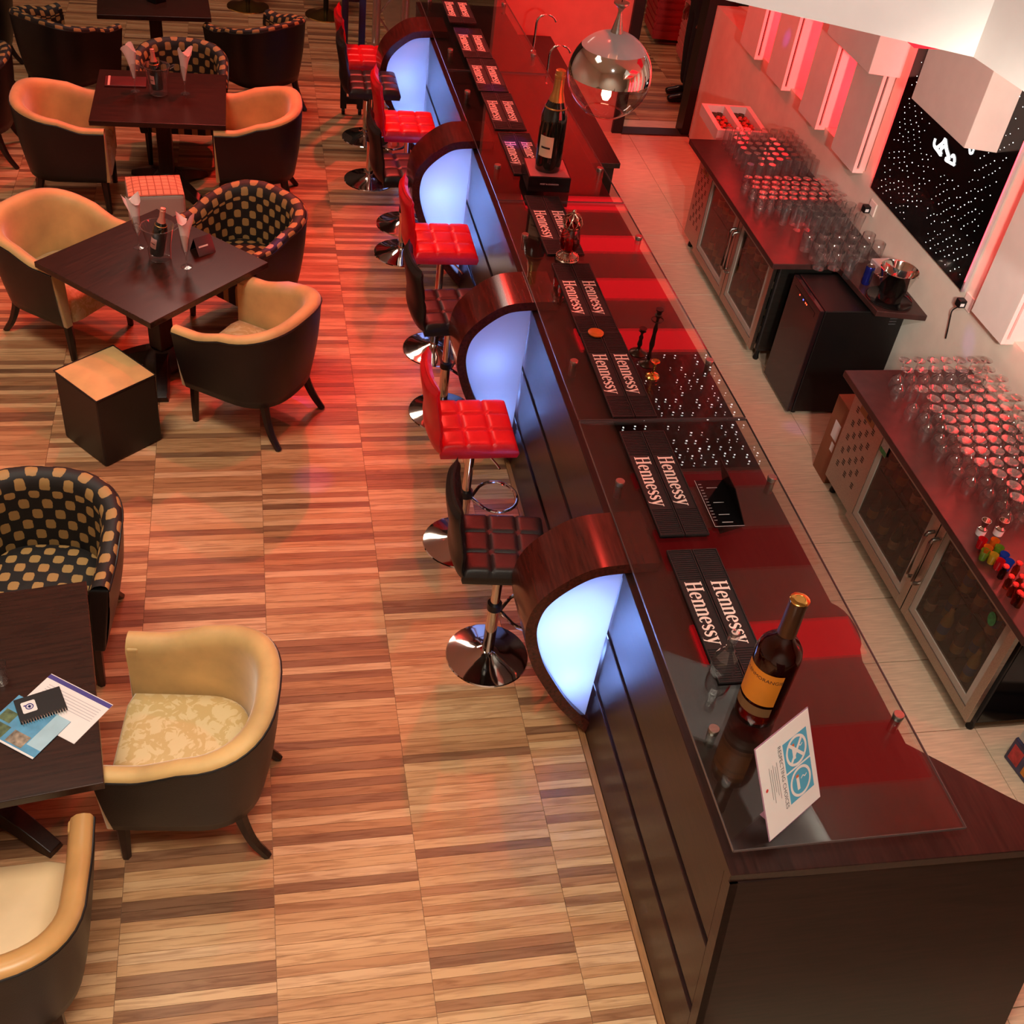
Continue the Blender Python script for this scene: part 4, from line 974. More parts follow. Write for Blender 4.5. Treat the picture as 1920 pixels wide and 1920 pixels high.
gc = thing('goblet', 'small gold goblet standing upside down by the candlesticks', 'goblet', (1.925, 4.545, ZT))
MB().lathe([(0.036,0),(0.037,0.006),(0.030,0.014),(0.010,0.022)], 28).build('foot', GOLDM, gc, smooth=True); MB().lathe([(0.006,0.02),(0.006,0.08)], 12).build('stem', GOLDM, gc, smooth=True)
MB().lathe([(0.006,0.078),(0.020,0.086),(0.024,0.094),(0.022,0.094),(0.0,0.086)], 24, cap1=False).build('dish', GOLDM, gc, smooth=True)
tc_ = thing('tent_card', 'folded glossy black menu card with thin silver print', 'menu card', (1.97, 3.575, ZT), 0)
MB().box(-0.072,0.066,-0.155,0.155,0.0,0.003).build('base_leaf', BLACKP, tc_)
MB().add([(0.062,-0.155,0.003),(0.066,-0.155,0.003),(0.066,0.155,0.003),(0.062,0.155,0.003),(0.018,-0.155+0.10,0.135),(0.022,-0.155+0.10,0.135),(0.022,0.155,0.135),(0.018,0.155,0.135)], [(0,3,2,1),(4,5,6,7),(0,1,5,4),(1,2,6,5),(2,3,7,6),(3,0,4,7)]).build('upright_leaf', BLACKP, tc_)
for i in range(13): MB().box(-0.062,-0.048,0.125-0.02*i,0.127-0.02*i,0.003,0.0036).build('print_line', SILV, tc_)
for i, y in enumerate((0.10,0.0,-0.08,-0.13)): MB().box(-0.030,0.02,y,y+0.003,0.003,0.0036).build('print_line', SILV, tc_)
MB().box(-0.072,0.066,-0.155,-0.1535,0.003,0.0042).build('silver_edge', SILV, tc_); MB().box(-0.072,-0.0705,-0.155,0.155,0.003,0.0042).build('silver_edge', SILV, tc_)

# ================================================================== pendant lamp
pc = px(1143, 140, 1, 5.26); RP = 0.2
pd = thing('pendant_lamp', 'glass globe pendant lamp with a mirrored band, hanging over the bar', 'pendant lamp', pc)
def arc(r, a0, a1, n=14): return [(r*math.sin(a), r*math.cos(a)) for a in [a0+(a1-a0)*k/n for k in range(n+1)]]
SMK = thin_glass('smoked_dome_glass', (140,116,110), 1.5, 1.6, 0.12, 0.62)
MB().lathe(arc(RP, 0.14, 0.88), 48, cap0=False, cap1=False).build('smoked_dome', SMK, pd, smooth=True)
MB().lathe(arc(RP, 0.88, 1.58, 12), 48, cap0=False, cap1=False).build('mirror_band', CHROME, pd, smooth=True)
MB().lathe(arc(RP, 1.58, PI-0.48), 48, cap0=False, cap1=False).build('clear_lower_glass', thin_glass('clear_globe', (244,236,234), 1.5, 1.6), pd, smooth=True)
MB().tube([(RP*math.sin(PI-0.48)*math.cos(a), RP*math.sin(PI-0.48)*math.sin(a), RP*math.cos(PI-0.48)) for a in [2*PI*k/40 for k in range(40)]], 0.004, 6, True).build('rim', thin_glass('glass_rim', (255,214,206), 1.5, 2.5), pd, smooth=True)
MB().lathe([(0.030,0.196),(0.026,0.21),(0.012,0.27),(0.010,0.295),(0.018,0.31),(0.036,0.325),(0.036,0.332)], 28).build('neck_cone', STEEL, pd, smooth=True)
MB().tube([(0,0,0.33),(0,0,2.999-pc.z)], 0.002, 6).build('cord', BLACKM, pd)
MB().lathe([(0.014,-0.05),(0.022,-0.07),(0.024,-0.10),(0.014,-0.12),(0.0,-0.125)], 20, cap0=True, cap1=False).build('bulb', emitter('warm_bulb', (255,190,150), 14), pd, smooth=True)
MB().lathe([(0.018,0.19),(0.018,0.05),(0.015,-0.05)], 16).build('lamp_holder', STEEL, pd, smooth=True)

# ================================================================== back-bar counters
CTOP = mat('dark_stone_top', (70,42,38), 0.3, var=0.25, vscale=14)
c1 = tag(MB().box(3.285, 4.098, 2.93, 5.02, 0.83, 0.87).build('back_counter', CTOP, bevel=0.004), 'dark back-bar worktop covered with upturned wine glasses', 'worktop')
c2 = tag(MB().prism([(3.285,6.22),(3.735,6.22),(3.775,5.655),(4.098,5.60),(4.098,8.12),(3.285,8.12)], 0.83, 0.87).build('back_counter', CTOP, bevel=0.004), 'dark back-bar worktop with tumblers, mugs and a steel ice bucket', 'worktop')
# bottle coolers
IVORY = mat('inner_frame_grey', (176,166,152), 0.45, var=0.05); DARKI = mat('cooler_interior', (46,40,38), 0.6, var=0.1)
BGRN = mat('beer_green', (40,60,30), 0.1, var=0.1); BBRN = mat('beer_brown', (70,40,16), 0.1, var=0.1); BCLR = mat('beer_pale', (190,170,90), 0.12, var=0.1)
BLB = mat('beer_label_white', (226,210,170), 0.6, var=0.2, vscale=60); BLB2 = mat('beer_label_blue', (90,140,210), 0.5, var=0.2); BLB3 = mat('beer_label_gold', (206,160,60), 0.5, var=0.2)
PANE = thin_glass('cooler_door_glass', (214,204,196), 1.5, 1.2)
def cooler(label, y0, y1, louvre_y1, doors, side_dark):
    t = thing('bottle_cooler', label, 'bottle cooler', (0, 0, 0))
    X0, X1, Z0, Z1 = 3.40, 4.02, 0.10, 0.828
    for bx_ in ((X1-0.03,X1,y0,louvre_y1,Z0,Z1), (X0+0.02,X1-0.03,y0,y0+0.03,Z0,Z1), (X0+0.02,X1-0.03,louvre_y1-0.03,louvre_y1,Z0,Z1), (X0+0.02,X1-0.03,y0+0.03,louvre_y1-0.03,Z0,Z0+0.04), (X0+0.02,X1-0.03,y0+0.03,louvre_y1-0.03,Z1-0.04,Z1)):
        MB().box(*bx_).build('cabinet_panel', STEEL if bx_[3]-bx_[2] > 0.1 and bx_[1]-bx_[0] > 0.1 else DARKI, t)
    MB().box(X0+0.02,X1-0.03,y1,y1+0.03,Z0+0.04,Z1-0.04).build('divider', DARKI, t)
    MB().box(X0+0.03,X1-0.03,y0-0.004,y0-0.0005,Z0+0.01,Z1-0.005).build('side_panel', BLACKP if side_dark else STEEL, t)
    MB().box(X0+0.001,X0+0.02,y0,louvre_y1,Z1-0.035,Z1).build('top_rail', STEEL, t)
    for yy in (y0+0.05, louvre_y1-0.05):
        for xx in (X0+0.06, X1-0.08): MB().lathe([(0.018,0),(0.022,0.01),(0.016,0.04),(0.014,0.10)], 12, (xx,yy,0)).build('foot', BLACKM, t)
    lw = (louvre_y1-y1-0.03)
    lp_ = MB().box(X0,X0+0.02,y1+0.03,louvre_y1,Z0,Z1-0.037).build('grille_panel', STEEL, t, bevel=0.003)
    sl = MB()
    for r in range(9):
        for c in range(5):
            if (r+c) % 2: continue
            yy = y1+0.07+c*(lw-0.08)/5; zz = Z0+0.14+r*0.050; sl.box(X0-0.0012,X0,yy,yy+0.028,zz,zz+0.006); sl.box(X0-0.0012,X0,yy,yy+0.028,zz+0.014,zz+0.020); sl.box(X0-0.0012,X0,yy,yy+0.028,zz+0.028,zz+0.034)
    so_ = sl.build('vent_slots', BLACKM, lp_); so_['kind'] = 'stuff'
    if not side_dark is None:
        cp_ = MB().box(X0-0.002,X0,y1+0.10,louvre_y1-0.10,Z1-0.16,Z1-0.10).build('control_plate', mat('control_ochre',(160,110,60),0.4,var=0.1), lp_)
        MB().box(X0-0.003,X0-0.0021,y1+0.14,y1+0.19,Z1-0.145,Z1-0.115).build('display', BLACKP, cp_)
    n = doors; dw = (y1-y0)/n
    for k in range(n):
        a, b = y0+k*dw+0.004, y0+(k+1)*dw-0.004; zb, zt = Z0+0.005, Z1-0.042
        fr = MB()
        w_ = 0.052
        fr.box(X0-0.028,X0,a,a+w_,zb,zt); fr.box(X0-0.028,X0,b-w_,b,zb,zt); fr.box(X0-0.028,X0,a+w_,b-w_,zb,zb+w_+0.01); fr.box(X0-0.028,X0,a+w_,b-w_,zt-w_,zt)
        d = fr.build('door', STEEL, t, bevel=0.0015, segs=1)
        f2 = MB(); a2,b2,zb2,zt2 = a+w_,b-w_,zb+w_+0.01,zt-w_; w2 = 0.040
        f2.box(X0-0.022,X0-0.004,a2,a2+w2,zb2,zt2); f2.box(X0-0.022,X0-0.004,b2-w2,b2,zb2,zt2); f2.box(X0-0.022,X0-0.004,a2+w2,b2-w2,zb2,zb2+w2); f2.box(X0-0.022,X0-0.004,a2+w2,b2-w2,zt2-0.012,zt2)
        f2.build('inner_frame', IVORY, d)
        MB().box(X0-0.015,X0-0.011,a2+w2,b2-w2,zb2+w2,zt2-0.012).build('pane', PANE, d)
        hy = (b-0.024) if k % 2 == 0 else (a+0.024)
        MB().tube([(X0-0.028,hy,0.66),(X0-0.058,hy,0.655),(X0-0.066,hy,0.635),(X0-0.066,hy,0.36),(X0-0.058,hy,0.34),(X0-0.028,hy,0.335)], 0.011, 10).build('handle', STEEL, d, smooth=True)
        # wire shelf inside, belongs to the cooler
        ws = MB()
        for xx in (X0+0.04, X0+0.075, X0+0.16, X0+0.26, X0+0.4, X0+0.52): ws.tube([(xx,a+0.03,0.50),(xx,b-0.03,0.50)], 0.0045, 6)
        for yy in (a+0.03, (a+b)/2, b-0.03): ws.tube([(X0+0.04,yy,0.50),(X0+0.52,yy,0.50)], 0.0045, 6)
        ws.build('wire_shelf', STEEL, t)
        MB().box(X0+0.03,X0+0.53,a+0.02,b-0.02,0.140,0.146).build('base_shelf', DARKI, t)
    return t
cooler('steel two-door bottle cooler under the wine glass worktop, green stickers on its doors', 3.06, 4.62, 5.0, 2, True)
cooler('steel two-door bottle cooler under the tumbler worktop', 6.36, 7.76, 8.08, 2, False)
def beer(kind):
    t = thing('beer_bottle', 'x', 'bottle')
    gm, lm = {'g': (BGRN, BLB), 'b': (BBRN, BLB3), 'c': (BCLR, BLB2)}[kind]
    MB().lathe([(0.0,0.002),(0.028,0.0),(0.030,0.01),(0.030,0.13),(0.026,0.155),(0.014,0.185),(0.012,0.225)], 16, cap0=False).build('glass_body', gm, t, smooth=True)
    MB().lathe([(0.0305,0.05),(0.0305,0.105)], 16, cap0=False, cap1=False).build('label', lm, t, smooth=True)
    MB().lathe([(0.0135,0.222),(0.0145,0.232),(0.012,0.236)], 12).build('cap', GOLDM, t, smooth=True)
    return t
protos = {k: beer(k) for k in 'gbc'}; usedb = set()
def put_beer(kind, loc, label, grp):
    if kind not in usedb:
        usedb.add(kind); o = protos[kind]; o.location = loc; o['label'] = label; o['group'] = grp
    else: dup(protos[kind], loc, 0, label, grp)
rb = random.Random(5)
NMK = {'g': 'green beer bottle', 'b': 'brown beer bottle with gold label', 'c': 'pale bottle with blue label'}
for (a, b, mix, wh, gg) in ((3.10,3.80,'gcbc','behind the round-sticker cooler door','bottles behind the near cooler door'), (3.90,4.56,'bbgb','behind the corner-sticker cooler door','bottles behind the corner-sticker cooler door'),
                        (6.40,7.0,'gbg','in the tumbler-side cooler, mini-fridge end','bottles behind the tumbler-side cooler door'), (7.12,7.7,'bgb','in the tumbler-side cooler, doorway end','bottles behind the tumbler-side far cooler door')):
    for z in (0.1465, 0.505):
        for r in range(2):
            for k in range(5):
                y = a+0.05+(b-a-0.1)*k/4 + rb.uniform(-.01,.01)
                if z > 0.3 and r == 1: continue
                kd = mix[(k+r) % len(mix)]
                put_beer(kd, (3.47+0.115*r+rb.uniform(-.008,.008), y, z), NMK[kd]+' '+wh+(', upper shelf' if z > .3 else ', lower shelf'), gg)
# stickers on the cooler doors
def sticker(label, loc, sx, m, shape='round'):
    mb = MB()
    if shape == 'round': mb.prism([(0.5*sx*math.cos(2*PI*k/24), 0.65*sx*math.sin(2*PI*k/24)) for k in range(24)], -0.001, 0.0, 'x')
    else: mb.box(-0.001,0,-sx/2,sx/2,-sx*0.7,sx*0.7)
    return tag(mb.build('sticker', m, None, loc=loc), label, 'sticker')
sticker('round green sticker on a cooler door pane', (3.3838, 3.255, 0.655), 0.060, mat('sticker_green', (70,170,100), 0.5, var=0.25, vscale=60))
s_ = sticker('white and green label in the corner of a cooler door', (3.3768, 4.52, 0.70), 0.075, mat('sticker_white', (200,196,190), 0.5, var=0.15, vscale=60), 'rect')
MB().box(-0.0018,-0.001,-0.036,0.036,-0.05,-0.020).build('green_band', MATS['sticker_green'], s_)
ct = thing('carton', 'small brown carton with white labels beside the steel cooler grille', 'carton', (3.50, 5.12, 0))
MB().box(-0.07,0.30,-0.095,0.09,0,0.56).build('box', mat('brown_card', (150,92,62), 0.7, var=0.1), ct, bevel=0.004)
MB().box(-0.0712,-0.07,-0.06,0.02,0.30,0.42).build('white_label', PAPER, ct); MB().box(-0.0712,-0.07,-0.06,-0.02,0.22,0.28).build('white_label', PAPER, ct)
# small black fridge
bf = thing('mini_fridge', 'black mini fridge with a dark glass door between the two coolers', 'fridge', (3.44, 5.735, 0))
MB().box(0.035,0.60,0,0.46,0.03,0.815).build('cabinet', mat('black_enamel',(15,14,14),0.35,var=0.1), bf, bevel=0.006)
d = MB().box(0,0.032,0.002,0.458,0.03,0.812).build('door', mat('smoked_door',(34,20,22),0.12,var=0.1), bf, bevel=0.004)
MB().box(-0.002,0,0.06,0.40,0.735,0.765).build('control_strip', BLACKP, d)
for i, (yy, cc) in enumerate(((0.30,(255,60,40)),(0.24,(80,90,255)),(0.20,(255,70,40)),(0.18,(255,70,40)))): MB().box(-0.004,-0.002,yy,yy+0.008,0.746,0.754).build('indicator_light', emitter('indicator%d'%i, cc, 6), d)
for (xx, yy) in ((0.07,0.05),(0.07,0.41),(0.54,0.05),(0.54,0.41)): MB().lathe([(0.02,0),(0.02,0.031)], 12, (xx,yy,0)).build('foot', BLACKM, bf)
for i in range(3): MB().box(0.50,0.55,-0.001,0.0,0.76-0.02*i,0.766-0.02*i).build('vent', mat('grey_vent%d'%i,(70,70,72),0.5), bf)

# ================================================================== glassware on the back bar
def lathe_mesh(name, prof, seg, m): return MB().lathe(prof, seg, cap0=False, cap1=False).mesh(name, m, True, angle=60)
TUMB = lathe_mesh('tumbler', [(0.0,0.140),(0.026,0.140),(0.0275,0.136),(0.033,0.002),(0.0315,0.0)], 20, GLASSW)
WINE = lathe_mesh('wine_glass', [(0.0,0.1995),(0.034,0.2015),(0.0375,0.2),(0.034,0.1975),(0.008,0.190),(0.0042,0.180),(0.0042,0.112),(0.012,0.100),(0.034,0.078),(0.041,0.045),(0.034,0.0)], 20, GLASSW)
STEM = lathe_mesh('stem_glass', [(0.0,0.1195),(0.028,0.121),(0.031,0.119),(0.008,0.112),(0.0045,0.105),(0.0045,0.082),(0.014,0.072),(0.034,0.045),(0.036,0.025),(0.033,0.0)], 18, GLASSW)
PILS = lathe_mesh('beer_glass', [(0.0,0.0),(0.028,0.0),(0.029,0.012),(0.026,0.04),(0.031,0.10),(0.037,0.163),(0.0355,0.165)], 20, GLASSW)
MUG = lathe_mesh('beer_mug', [(0.0,0.0),(0.040,0.0),(0.043,0.01),(0.043,0.128),(0.040,0.13)], 20, GLASSW)
rg = random.Random(9)
def put(me, name, x, y, z, label, grp, cat='glass'):
    o = link(name, me, None, (x+rg.uniform(-.0008,.0008), y+rg.uniform(-.0008,.0008), z), (0,0,rg.uniform(0,6))); return tag(o, label, cat, grp)
for r in range(7):
    for c in range(8):
        if r == 0 and c < 1: continue
        put(TUMB, 'tumbler', 3.545+0.073*c, 7.50+0.086*r, 0.8705, 'upturned tall clear tumbler in the block at the far end of the back bar', 'upturned tumblers on the back bar')
for c in range(3): put(TUMB, 'tumbler', 3.50+0.085*c, 7.40, 0.8705, 'upturned tumbler in the short row before the tumbler block', 'short row of upturned tumblers')
for r in range(5):
    for c in range(9):
        put(STEM, 'stem_glass', 3.43+0.0755*c+0.03*(r % 2), 6.92+0.078*r, 0.8705, 'short upturned stem glass between the tumblers and the beer glasses', 'short stem glasses on the back bar')
for r in range(3):
    for c in range(7):
        if c < 2-r: continue
        put(PILS, 'beer_glass', 3.55+0.078*c, 6.60+0.085*r, 0.8705, 'tall tapered beer glass between the stem glasses and the mugs', 'tall beer glasses on the back bar')
mroot = None
for r in range(3):
    for c in range(5):
        if r == 0 and c > 2: continue
        t = thing('beer_mug', 'clear glass beer mug with handle beside the steel ice bucket', 'mug', (3.58+0.108*c+0.02*(r % 2), 6.17+0.120*r, 0.8705), rg.uniform(-0.4,0.4), 'glass beer mugs on the back bar')
        link('mug_body', MUG, t)
        if mroot is None: mroot = MB().tube([(0,-0.042,0.11),(0,-0.066,0.105),(0,-0.073,0.065),(0,-0.066,0.028),(0,-0.042,0.022)], 0.006, 8).mesh('handle', GLASSW, True)
        link('handle', mroot, t)
for r in range(14):
    for c in range(8):
        x = 3.475+0.0845*c+0.03*(r % 2); y = 3.66+0.0895*r
        if x > 4.05: continue
        if r == 11 and c < 4: continue
        if r < 3 and c < 1: continue
        put(WINE, 'wine_glass', x, y, 0.8705, 'upturned clear wine glass on the worktop over the stickered cooler', 'upturned wine glasses on the back bar')
# ice bucket on its tray, can, white box
tr = MB().lathe([(0.0,0.0),(0.135,0.0),(0.15,0.012),(0.147,0.014),(0.133,0.004),(0.0,0.004)], 36, cap0=False, cap1=False).build('round_tray', BLACKP, None, smooth=True, loc=(3.915,5.79,0.8705))
tag(tr, 'round black tray under the steel ice bucket', 'tray')
sb = thing('ice_bucket', 'polished steel ice bucket on a black tray', 'ice bucket', (3.915,5.79,0.8755))
MB().lathe([(0.0,0.002),(0.070,0.0),(0.074,0.004),(0.078,0.055),(0.083,0.06),(0.118,0.21),(0.122,0.214),(0.118,0.217),(0.113,0.210),(0.078,0.06),(0.072,0.008),(0.0,0.008)], 40, cap0=False, cap1=False).build('wall', CHROME, sb, smooth=True)
for s in (-1,1): MB().tube([(s*0.112,-0.02,0.17),(s*0.135,-0.02,0.165),(s*0.135,0.02,0.165),(s*0.112,0.02,0.17)], 0.005, 8).build('handle', CHROME, sb, smooth=True)
cn = thing('drink_can', 'blue and silver drink can beside the steel ice bucket', 'can', (3.835,5.985,0.8705))
MB().lathe([(0.026,0.0),(0.030,0.008),(0.030,0.118),(0.026,0.126)], 24).build('body', mat('can_blue',(40,44,140),0.25,0.6,var=0.2,vscale=14), cn, smooth=True)
MB().lathe([(0.026,0.1262),(0.0255,0.130),(0.023,0.126)], 24).build('lid', STEEL, cn, smooth=True)
MB().add([(0.0305*math.cos(a),0.0305*math.sin(a),z) for z in (0.02,0.11) for a in (-1.5,-1.3,-1.1)], [(0,1,4,3),(1,2,5,4)]).build('silver_band', STEEL, cn)
put(TUMB, 'shaker_glass', 3.735, 6.06, 0.8705, 'dark-based upturned tumbler beside the blue can', None)
wb = thing('paper_box', 'small white card box by the wall beside the mugs', 'box', (4.025,6.10,0.8705), math.radians(4))
MB().box(-0.065,0.065,-0.10,0.10,0,0.065).build('box', PAPER, wb, bevel=0.002); MB().box(-0.05,0.05,-0.09,0.09,0.065,0.0655).build('lid_panel', PRINTW, wb)
# small colourful things at the near end of the wine glass worktop
def at_top(x, y, z): q = px(x, y, 2, z); return (q.x, q.y, 0.8705)
cols = [('red',(200,20,30)),('orange',(220,110,30)),('green',(110,150,40)),('yellow',(200,160,40)),('blue',(30,70,180))]
cg_ = {n: mat('shot_'+n, c, 0.08, var=0.1, coat=0.6, trans=0.25) for n, c in cols}
SHOT = {n: MB().lathe([(0.0,0.003),(0.017,0.0),(0.019,0.006),(0.023,0.055)], 18, cap0=False, cap1=False).mesh('shot_glass', cg_[n], True) for n, c in cols}
for i, (xx, yy, n) in enumerate(((1843,1012,'red'),(1866,1014,'orange'),(1853,1027,'orange'),(1874,1027,'green'),(1864,1041,'yellow'),(1884,1040,'blue'),(1876,1052,'red'),(1893,1053,'blue'),(1848,1034,'green'))):
    wh = {'red': ('touching the white cup','next to the red-capped miniatures'), 'orange': ('beside the white cups','in the middle of the shot glasses'), 'green': ('beside the orange one','at the worktop edge side'), 'yellow': ('among the shot glasses','') , 'blue': ('beside the yellow one','next to the red-capped miniatures')}
    used_n = [o for o in bpy.data.objects if o.name.startswith('shot_glass') and n in o.get('label','')]
    x_, y_, z_ = at_top(xx, yy, 0.92); tag(link('shot_glass', SHOT[n], None, (x_, y_, z_)), '%s tinted shot glass %s' % (n, wh[n][min(len(used_n),1)] or 'in the row'), 'shot glass', 'coloured shot glasses')
for i, (xx, yy) in enumerate(((1843,990),(1876,990))):
    x_, y_, z_ = at_top(xx, yy, 0.91)
    j = thing('jigger', 'steel jigger standing in a white cup, %s' % ('beside the red shot glass' if i == 0 else 'beside the orange shot glass'), 'jigger', (x_, y_, z_), 0, 'steel jiggers')
    MB().lathe([(0.0,0.002),(0.020,0.0),(0.022,0.04),(0.012,0.05),(0.024,0.09),(0.022,0.09),(0.010,0.052),(0.0,0.05)], 20, cap0=False, cap1=False).build('steel_cup', CHROME, j, smooth=True)
    MB().lathe([(0.0235,0.0),(0.0250,0.034)], 20, cap0=False, cap1=False).build('white_sleeve', PAPER, j, smooth=True)
CAPR = mat('red_metal_cap', (210,50,44), 0.3, 0.4, var=0.15); MINI = thin_glass('gold_glass', (190,150,80), 1.5, 1.5)
mb_ = MB().lathe([(0.0,0.0),(0.016,0.0),(0.017,0.04),(0.009,0.058),(0.008,0.07)], 16, cap0=False).mesh('glass_body', MINI, True); mc_ = MB().lathe([(0.0,0.070),(0.015,0.069),(0.0165,0.074),(0.013,0.079),(0.0,0.08)], 18, cap0=False, cap1=False).mesh('red_cap', CAPR, True)
for i, (xx, yy) in enumerate(((1886,1063),(1911,1057),(1896,1082),(1916,1082),(1904,1097),(1919,1100),(1918,1117),(1912,1112))):
    x_, y_, z_ = at_top(xx, yy, 0.94); t = thing('miniature_bottle', 'small gold glass miniature with a flat red cap, near the coloured shot glasses', 'bottle', (x_, y_, z_), 0, 'red-capped miniatures')
    link('glass_body', mb_, t); link('red_cap', mc_, t)
# sockets, plugs and cord on the wall
def socket(label, y, z, cord):
    t = thing('wall_socket', label, 'socket', (4.0995, y, z))
    MB().box(-0.010,0.0,-0.045,0.045,-0.045,0.045).build('plate', PRINTW, t, bevel=0.002)
    MB().box(-0.058,-0.010,0.0,0.05,-0.042,0.006).build('plug', BLACKM, t, bevel=0.006)
    MB().box(-0.05,-0.025,-0.0012,0.0,-0.03,-0.01).build('plug_label', PAPER, t)
    if cord: MB().tube([tuple(v) for v in spline([(-0.04,0.025,-0.045),(-0.035,0.07,-0.10),(-0.02,0.08,-0.16),(-0.02,0.06,-0.22),(-0.015,0.05,-0.285)], 5)], 0.004, 6).build('cord', BLACKM, t, smooth=True)
socket('white wall socket with a black plug and hanging cord beside the pilaster', 5.28, 1.165, True)
socket('white wall socket with a black plug beside the beer glasses, under the dot panel', 6.62, 1.08, False)

# ================================================================== sink bench, taps, food tray
SB_ = thing('sink_bench', 'low dark sink bench behind the far half of the bar', 'sink bench', (0,0,0))
MB().box(2.20,2.60,7.62,10.15,0.84,0.88).build('bench_top', MATS['wenge_wood'], SB_, bevel=0.003); MB().box(2.24,2.57,7.66,10.12,0.0,0.84).build('bench_body', MATS['wenge_wood_across'], SB_)
def tap(label, x, y):
    t = thing('curved_tap', label, 'tap', (x, y, 0.8805), 0, 'swan-neck taps on the sink bench')
    MB().lathe([(0.025,0),(0.025,0.01),(0.014,0.02),(0.012,0.12)], 16).build('body', CHROME, t, smooth=True)
    MB().tube([(0,0,0.10),(0,0,0.24)] + [(0.085-0.085*math.cos(a), 0, 0.24+0.075*math.sin(a)) for a in [PI*k/12 for k in range(1,12)]], 0.010, 10).build('spout', CHROME, t, smooth=True)
tap('swan-neck chrome tap nearest the champagne display', 2.33, 9.05); tap('swan-neck chrome tap nearest the red wall', 2.36, 9.75)
ft = thing('garnish_tray', 'white foam tray with two troughs of red and green garnish on black legs', 'food tray', (3.80, 8.55, 0), math.radians(-3))
FOAM = mat('white_foam', (226,206,200), 0.7, var=0.04)
fb = MB(); fb.box(-0.21,0.21,-0.26,0.26,0.78,0.80)
for a, b, c, d in ((-0.21,-0.17,-0.26,0.26),(-0.02,0.02,-0.26,0.26),(0.17,0.21,-0.26,0.26),(-0.17,-0.02,-0.26,-0.23),(-0.17,-0.02,0.23,0.26),(0.02,0.17,-0.26,-0.23),(0.02,0.17,0.23,0.26)): fb.box(a,b,c,d,0.80,0.87)
fb.build('tray', FOAM, ft)
for xx in (0.03,0.19):
    for yy in (-0.20,0.24): MB().box(xx-0.012,xx+0.012,yy-0.012,yy+0.012,0,0.78).build('leg', BLACKM, ft)
TOM = mat('tomato_red', (210,50,30), 0.35, var=0.2); HERB = mat('herb_green', (60,60,30), 0.7, var=0.3)
tb = MB().lathe([(0.0,-0.02),(0.014,-0.016),(0.022,0),(0.014,0.016),(0.0,0.02)], 10, cap0=False, cap1=False).mesh('cherry_tomato', TOM, True); hb = MB().lathe([(0.0,-0.012),(0.02,-0.004),(0.03,0.006),(0.01,0.012),(0.0,0.010)], 7, cap0=False, cap1=False).mesh('herb_leaf', HERB)
for s, nm in ((-0.095,'outer'),(0.095,'wall-side')):
    for r in range(9):
        for c in range(3):
            y = -0.20+0.05*r; q = (r+c) % 3 != 0 and r < 7
            a_ = ft.matrix_world if False else None
            cx = 3.80+(s-0.045+0.045*c); cy = 8.55+y
            o = link('cherry_tomato' if q else 'herb_sprig', tb if q else hb, None, (cx, cy, 0.8205 if q else 0.8125))
            tag(o, ('cherry tomato in the %s trough of the foam tray' if q else 'dark green herb sprig in the %s trough of the foam tray') % nm, 'tomato' if q else 'herb', ('cherry tomatoes in the %s trough' if q else 'herb sprigs in the %s trough') % nm)
# drink packs on the floor by the near cooler
dp = thing('drink_pack', 'wrapped pack of small blue drink cartons on the floor by the cooler', 'drink pack', (3.72, 2.78, 0), math.radians(8))
MB().box(-0.15,0.2,-0.16,0.16,0,0.16).build('pack', mat('pack_blue',(70,66,96),0.4,var=0.4,vscale=12), dp, bevel=0.01)
for k in range(3): MB().box(-0.1515,-0.15,-0.13+0.10*k,-0.06+0.10*k,0.03,0.13).build('fruit_print', mat('fruit_print%d'%k,[(206,70,50),(226,140,40),(200,60,60)][k],0.5,var=0.3,vscale=30), dp)
pcr = MB(); 
for a in ((-0.14,0.19,-0.15,0.15,0.165,0.175),(-0.14,-0.13,-0.15,0.15,0.175,0.24),(0.18,0.19,-0.15,0.15,0.175,0.24),(-0.13,0.18,-0.15,-0.14,0.175,0.24),(-0.13,0.18,0.14,0.15,0.175,0.24)): pcr.box(*a)
cr_ = pcr.build('plastic_tub', mat('clear_grey_plastic',(190,182,170),0.35,var=0.1), None, loc=(3.72,2.78,0), rz=math.radians(8)); tag(cr_, 'shallow grey plastic tub on top of the drink cartons', 'tub')

# ================================================================== far end: stand, truss, person, coolers
st = thing('wheeled_stand', 'tall black wheeled stand with two posts beside the far bar stools', 'stand', (0.84, 10.38, 0))
for x_ in (-0.035, 0.115): MB().box(x_-0.028,x_+0.028,-0.025,0.025,0.06,2.2).build('post', BLACKM, st, bevel=0.004)
MB().box(-0.035,0.115,-0.012,0.012,1.0,1.06).build('cross_bar', BLACKM, st); MB().box(-0.035,0.115,-0.012,0.012,0.10,0.16).build('cross_bar', BLACKM, st)
for x_ in (-0.035, 0.115):
    c_ = MB().lathe([(0.0,-0.014),(0.03,-0.014),(0.034,-0.008),(0.034,0.008),(0.03,0.014),(0.0,0.014)], 20, cap0=False, cap1=False); c_.v = [(x_+c-0.0, a, b+0.034) for a,b,c in c_.v]
    c_.build('caster', BLACKM, st, smooth=True)
ALU = mat('aluminium', (200,190,190), 0.3, 0.9, var=0.08)
ts = thing('lighting_truss', 'upright aluminium box truss with diagonal braces behind the bar stools', 'truss', (1.36, 11.75, 0))
for x_ in (-0.14, 0.14):
    for y_ in (-0.14, 0.14): MB().lathe([(0.025,0),(0.025,3.2)], 14, (x_,y_,0)).build('chord', ALU, ts, smooth=True)
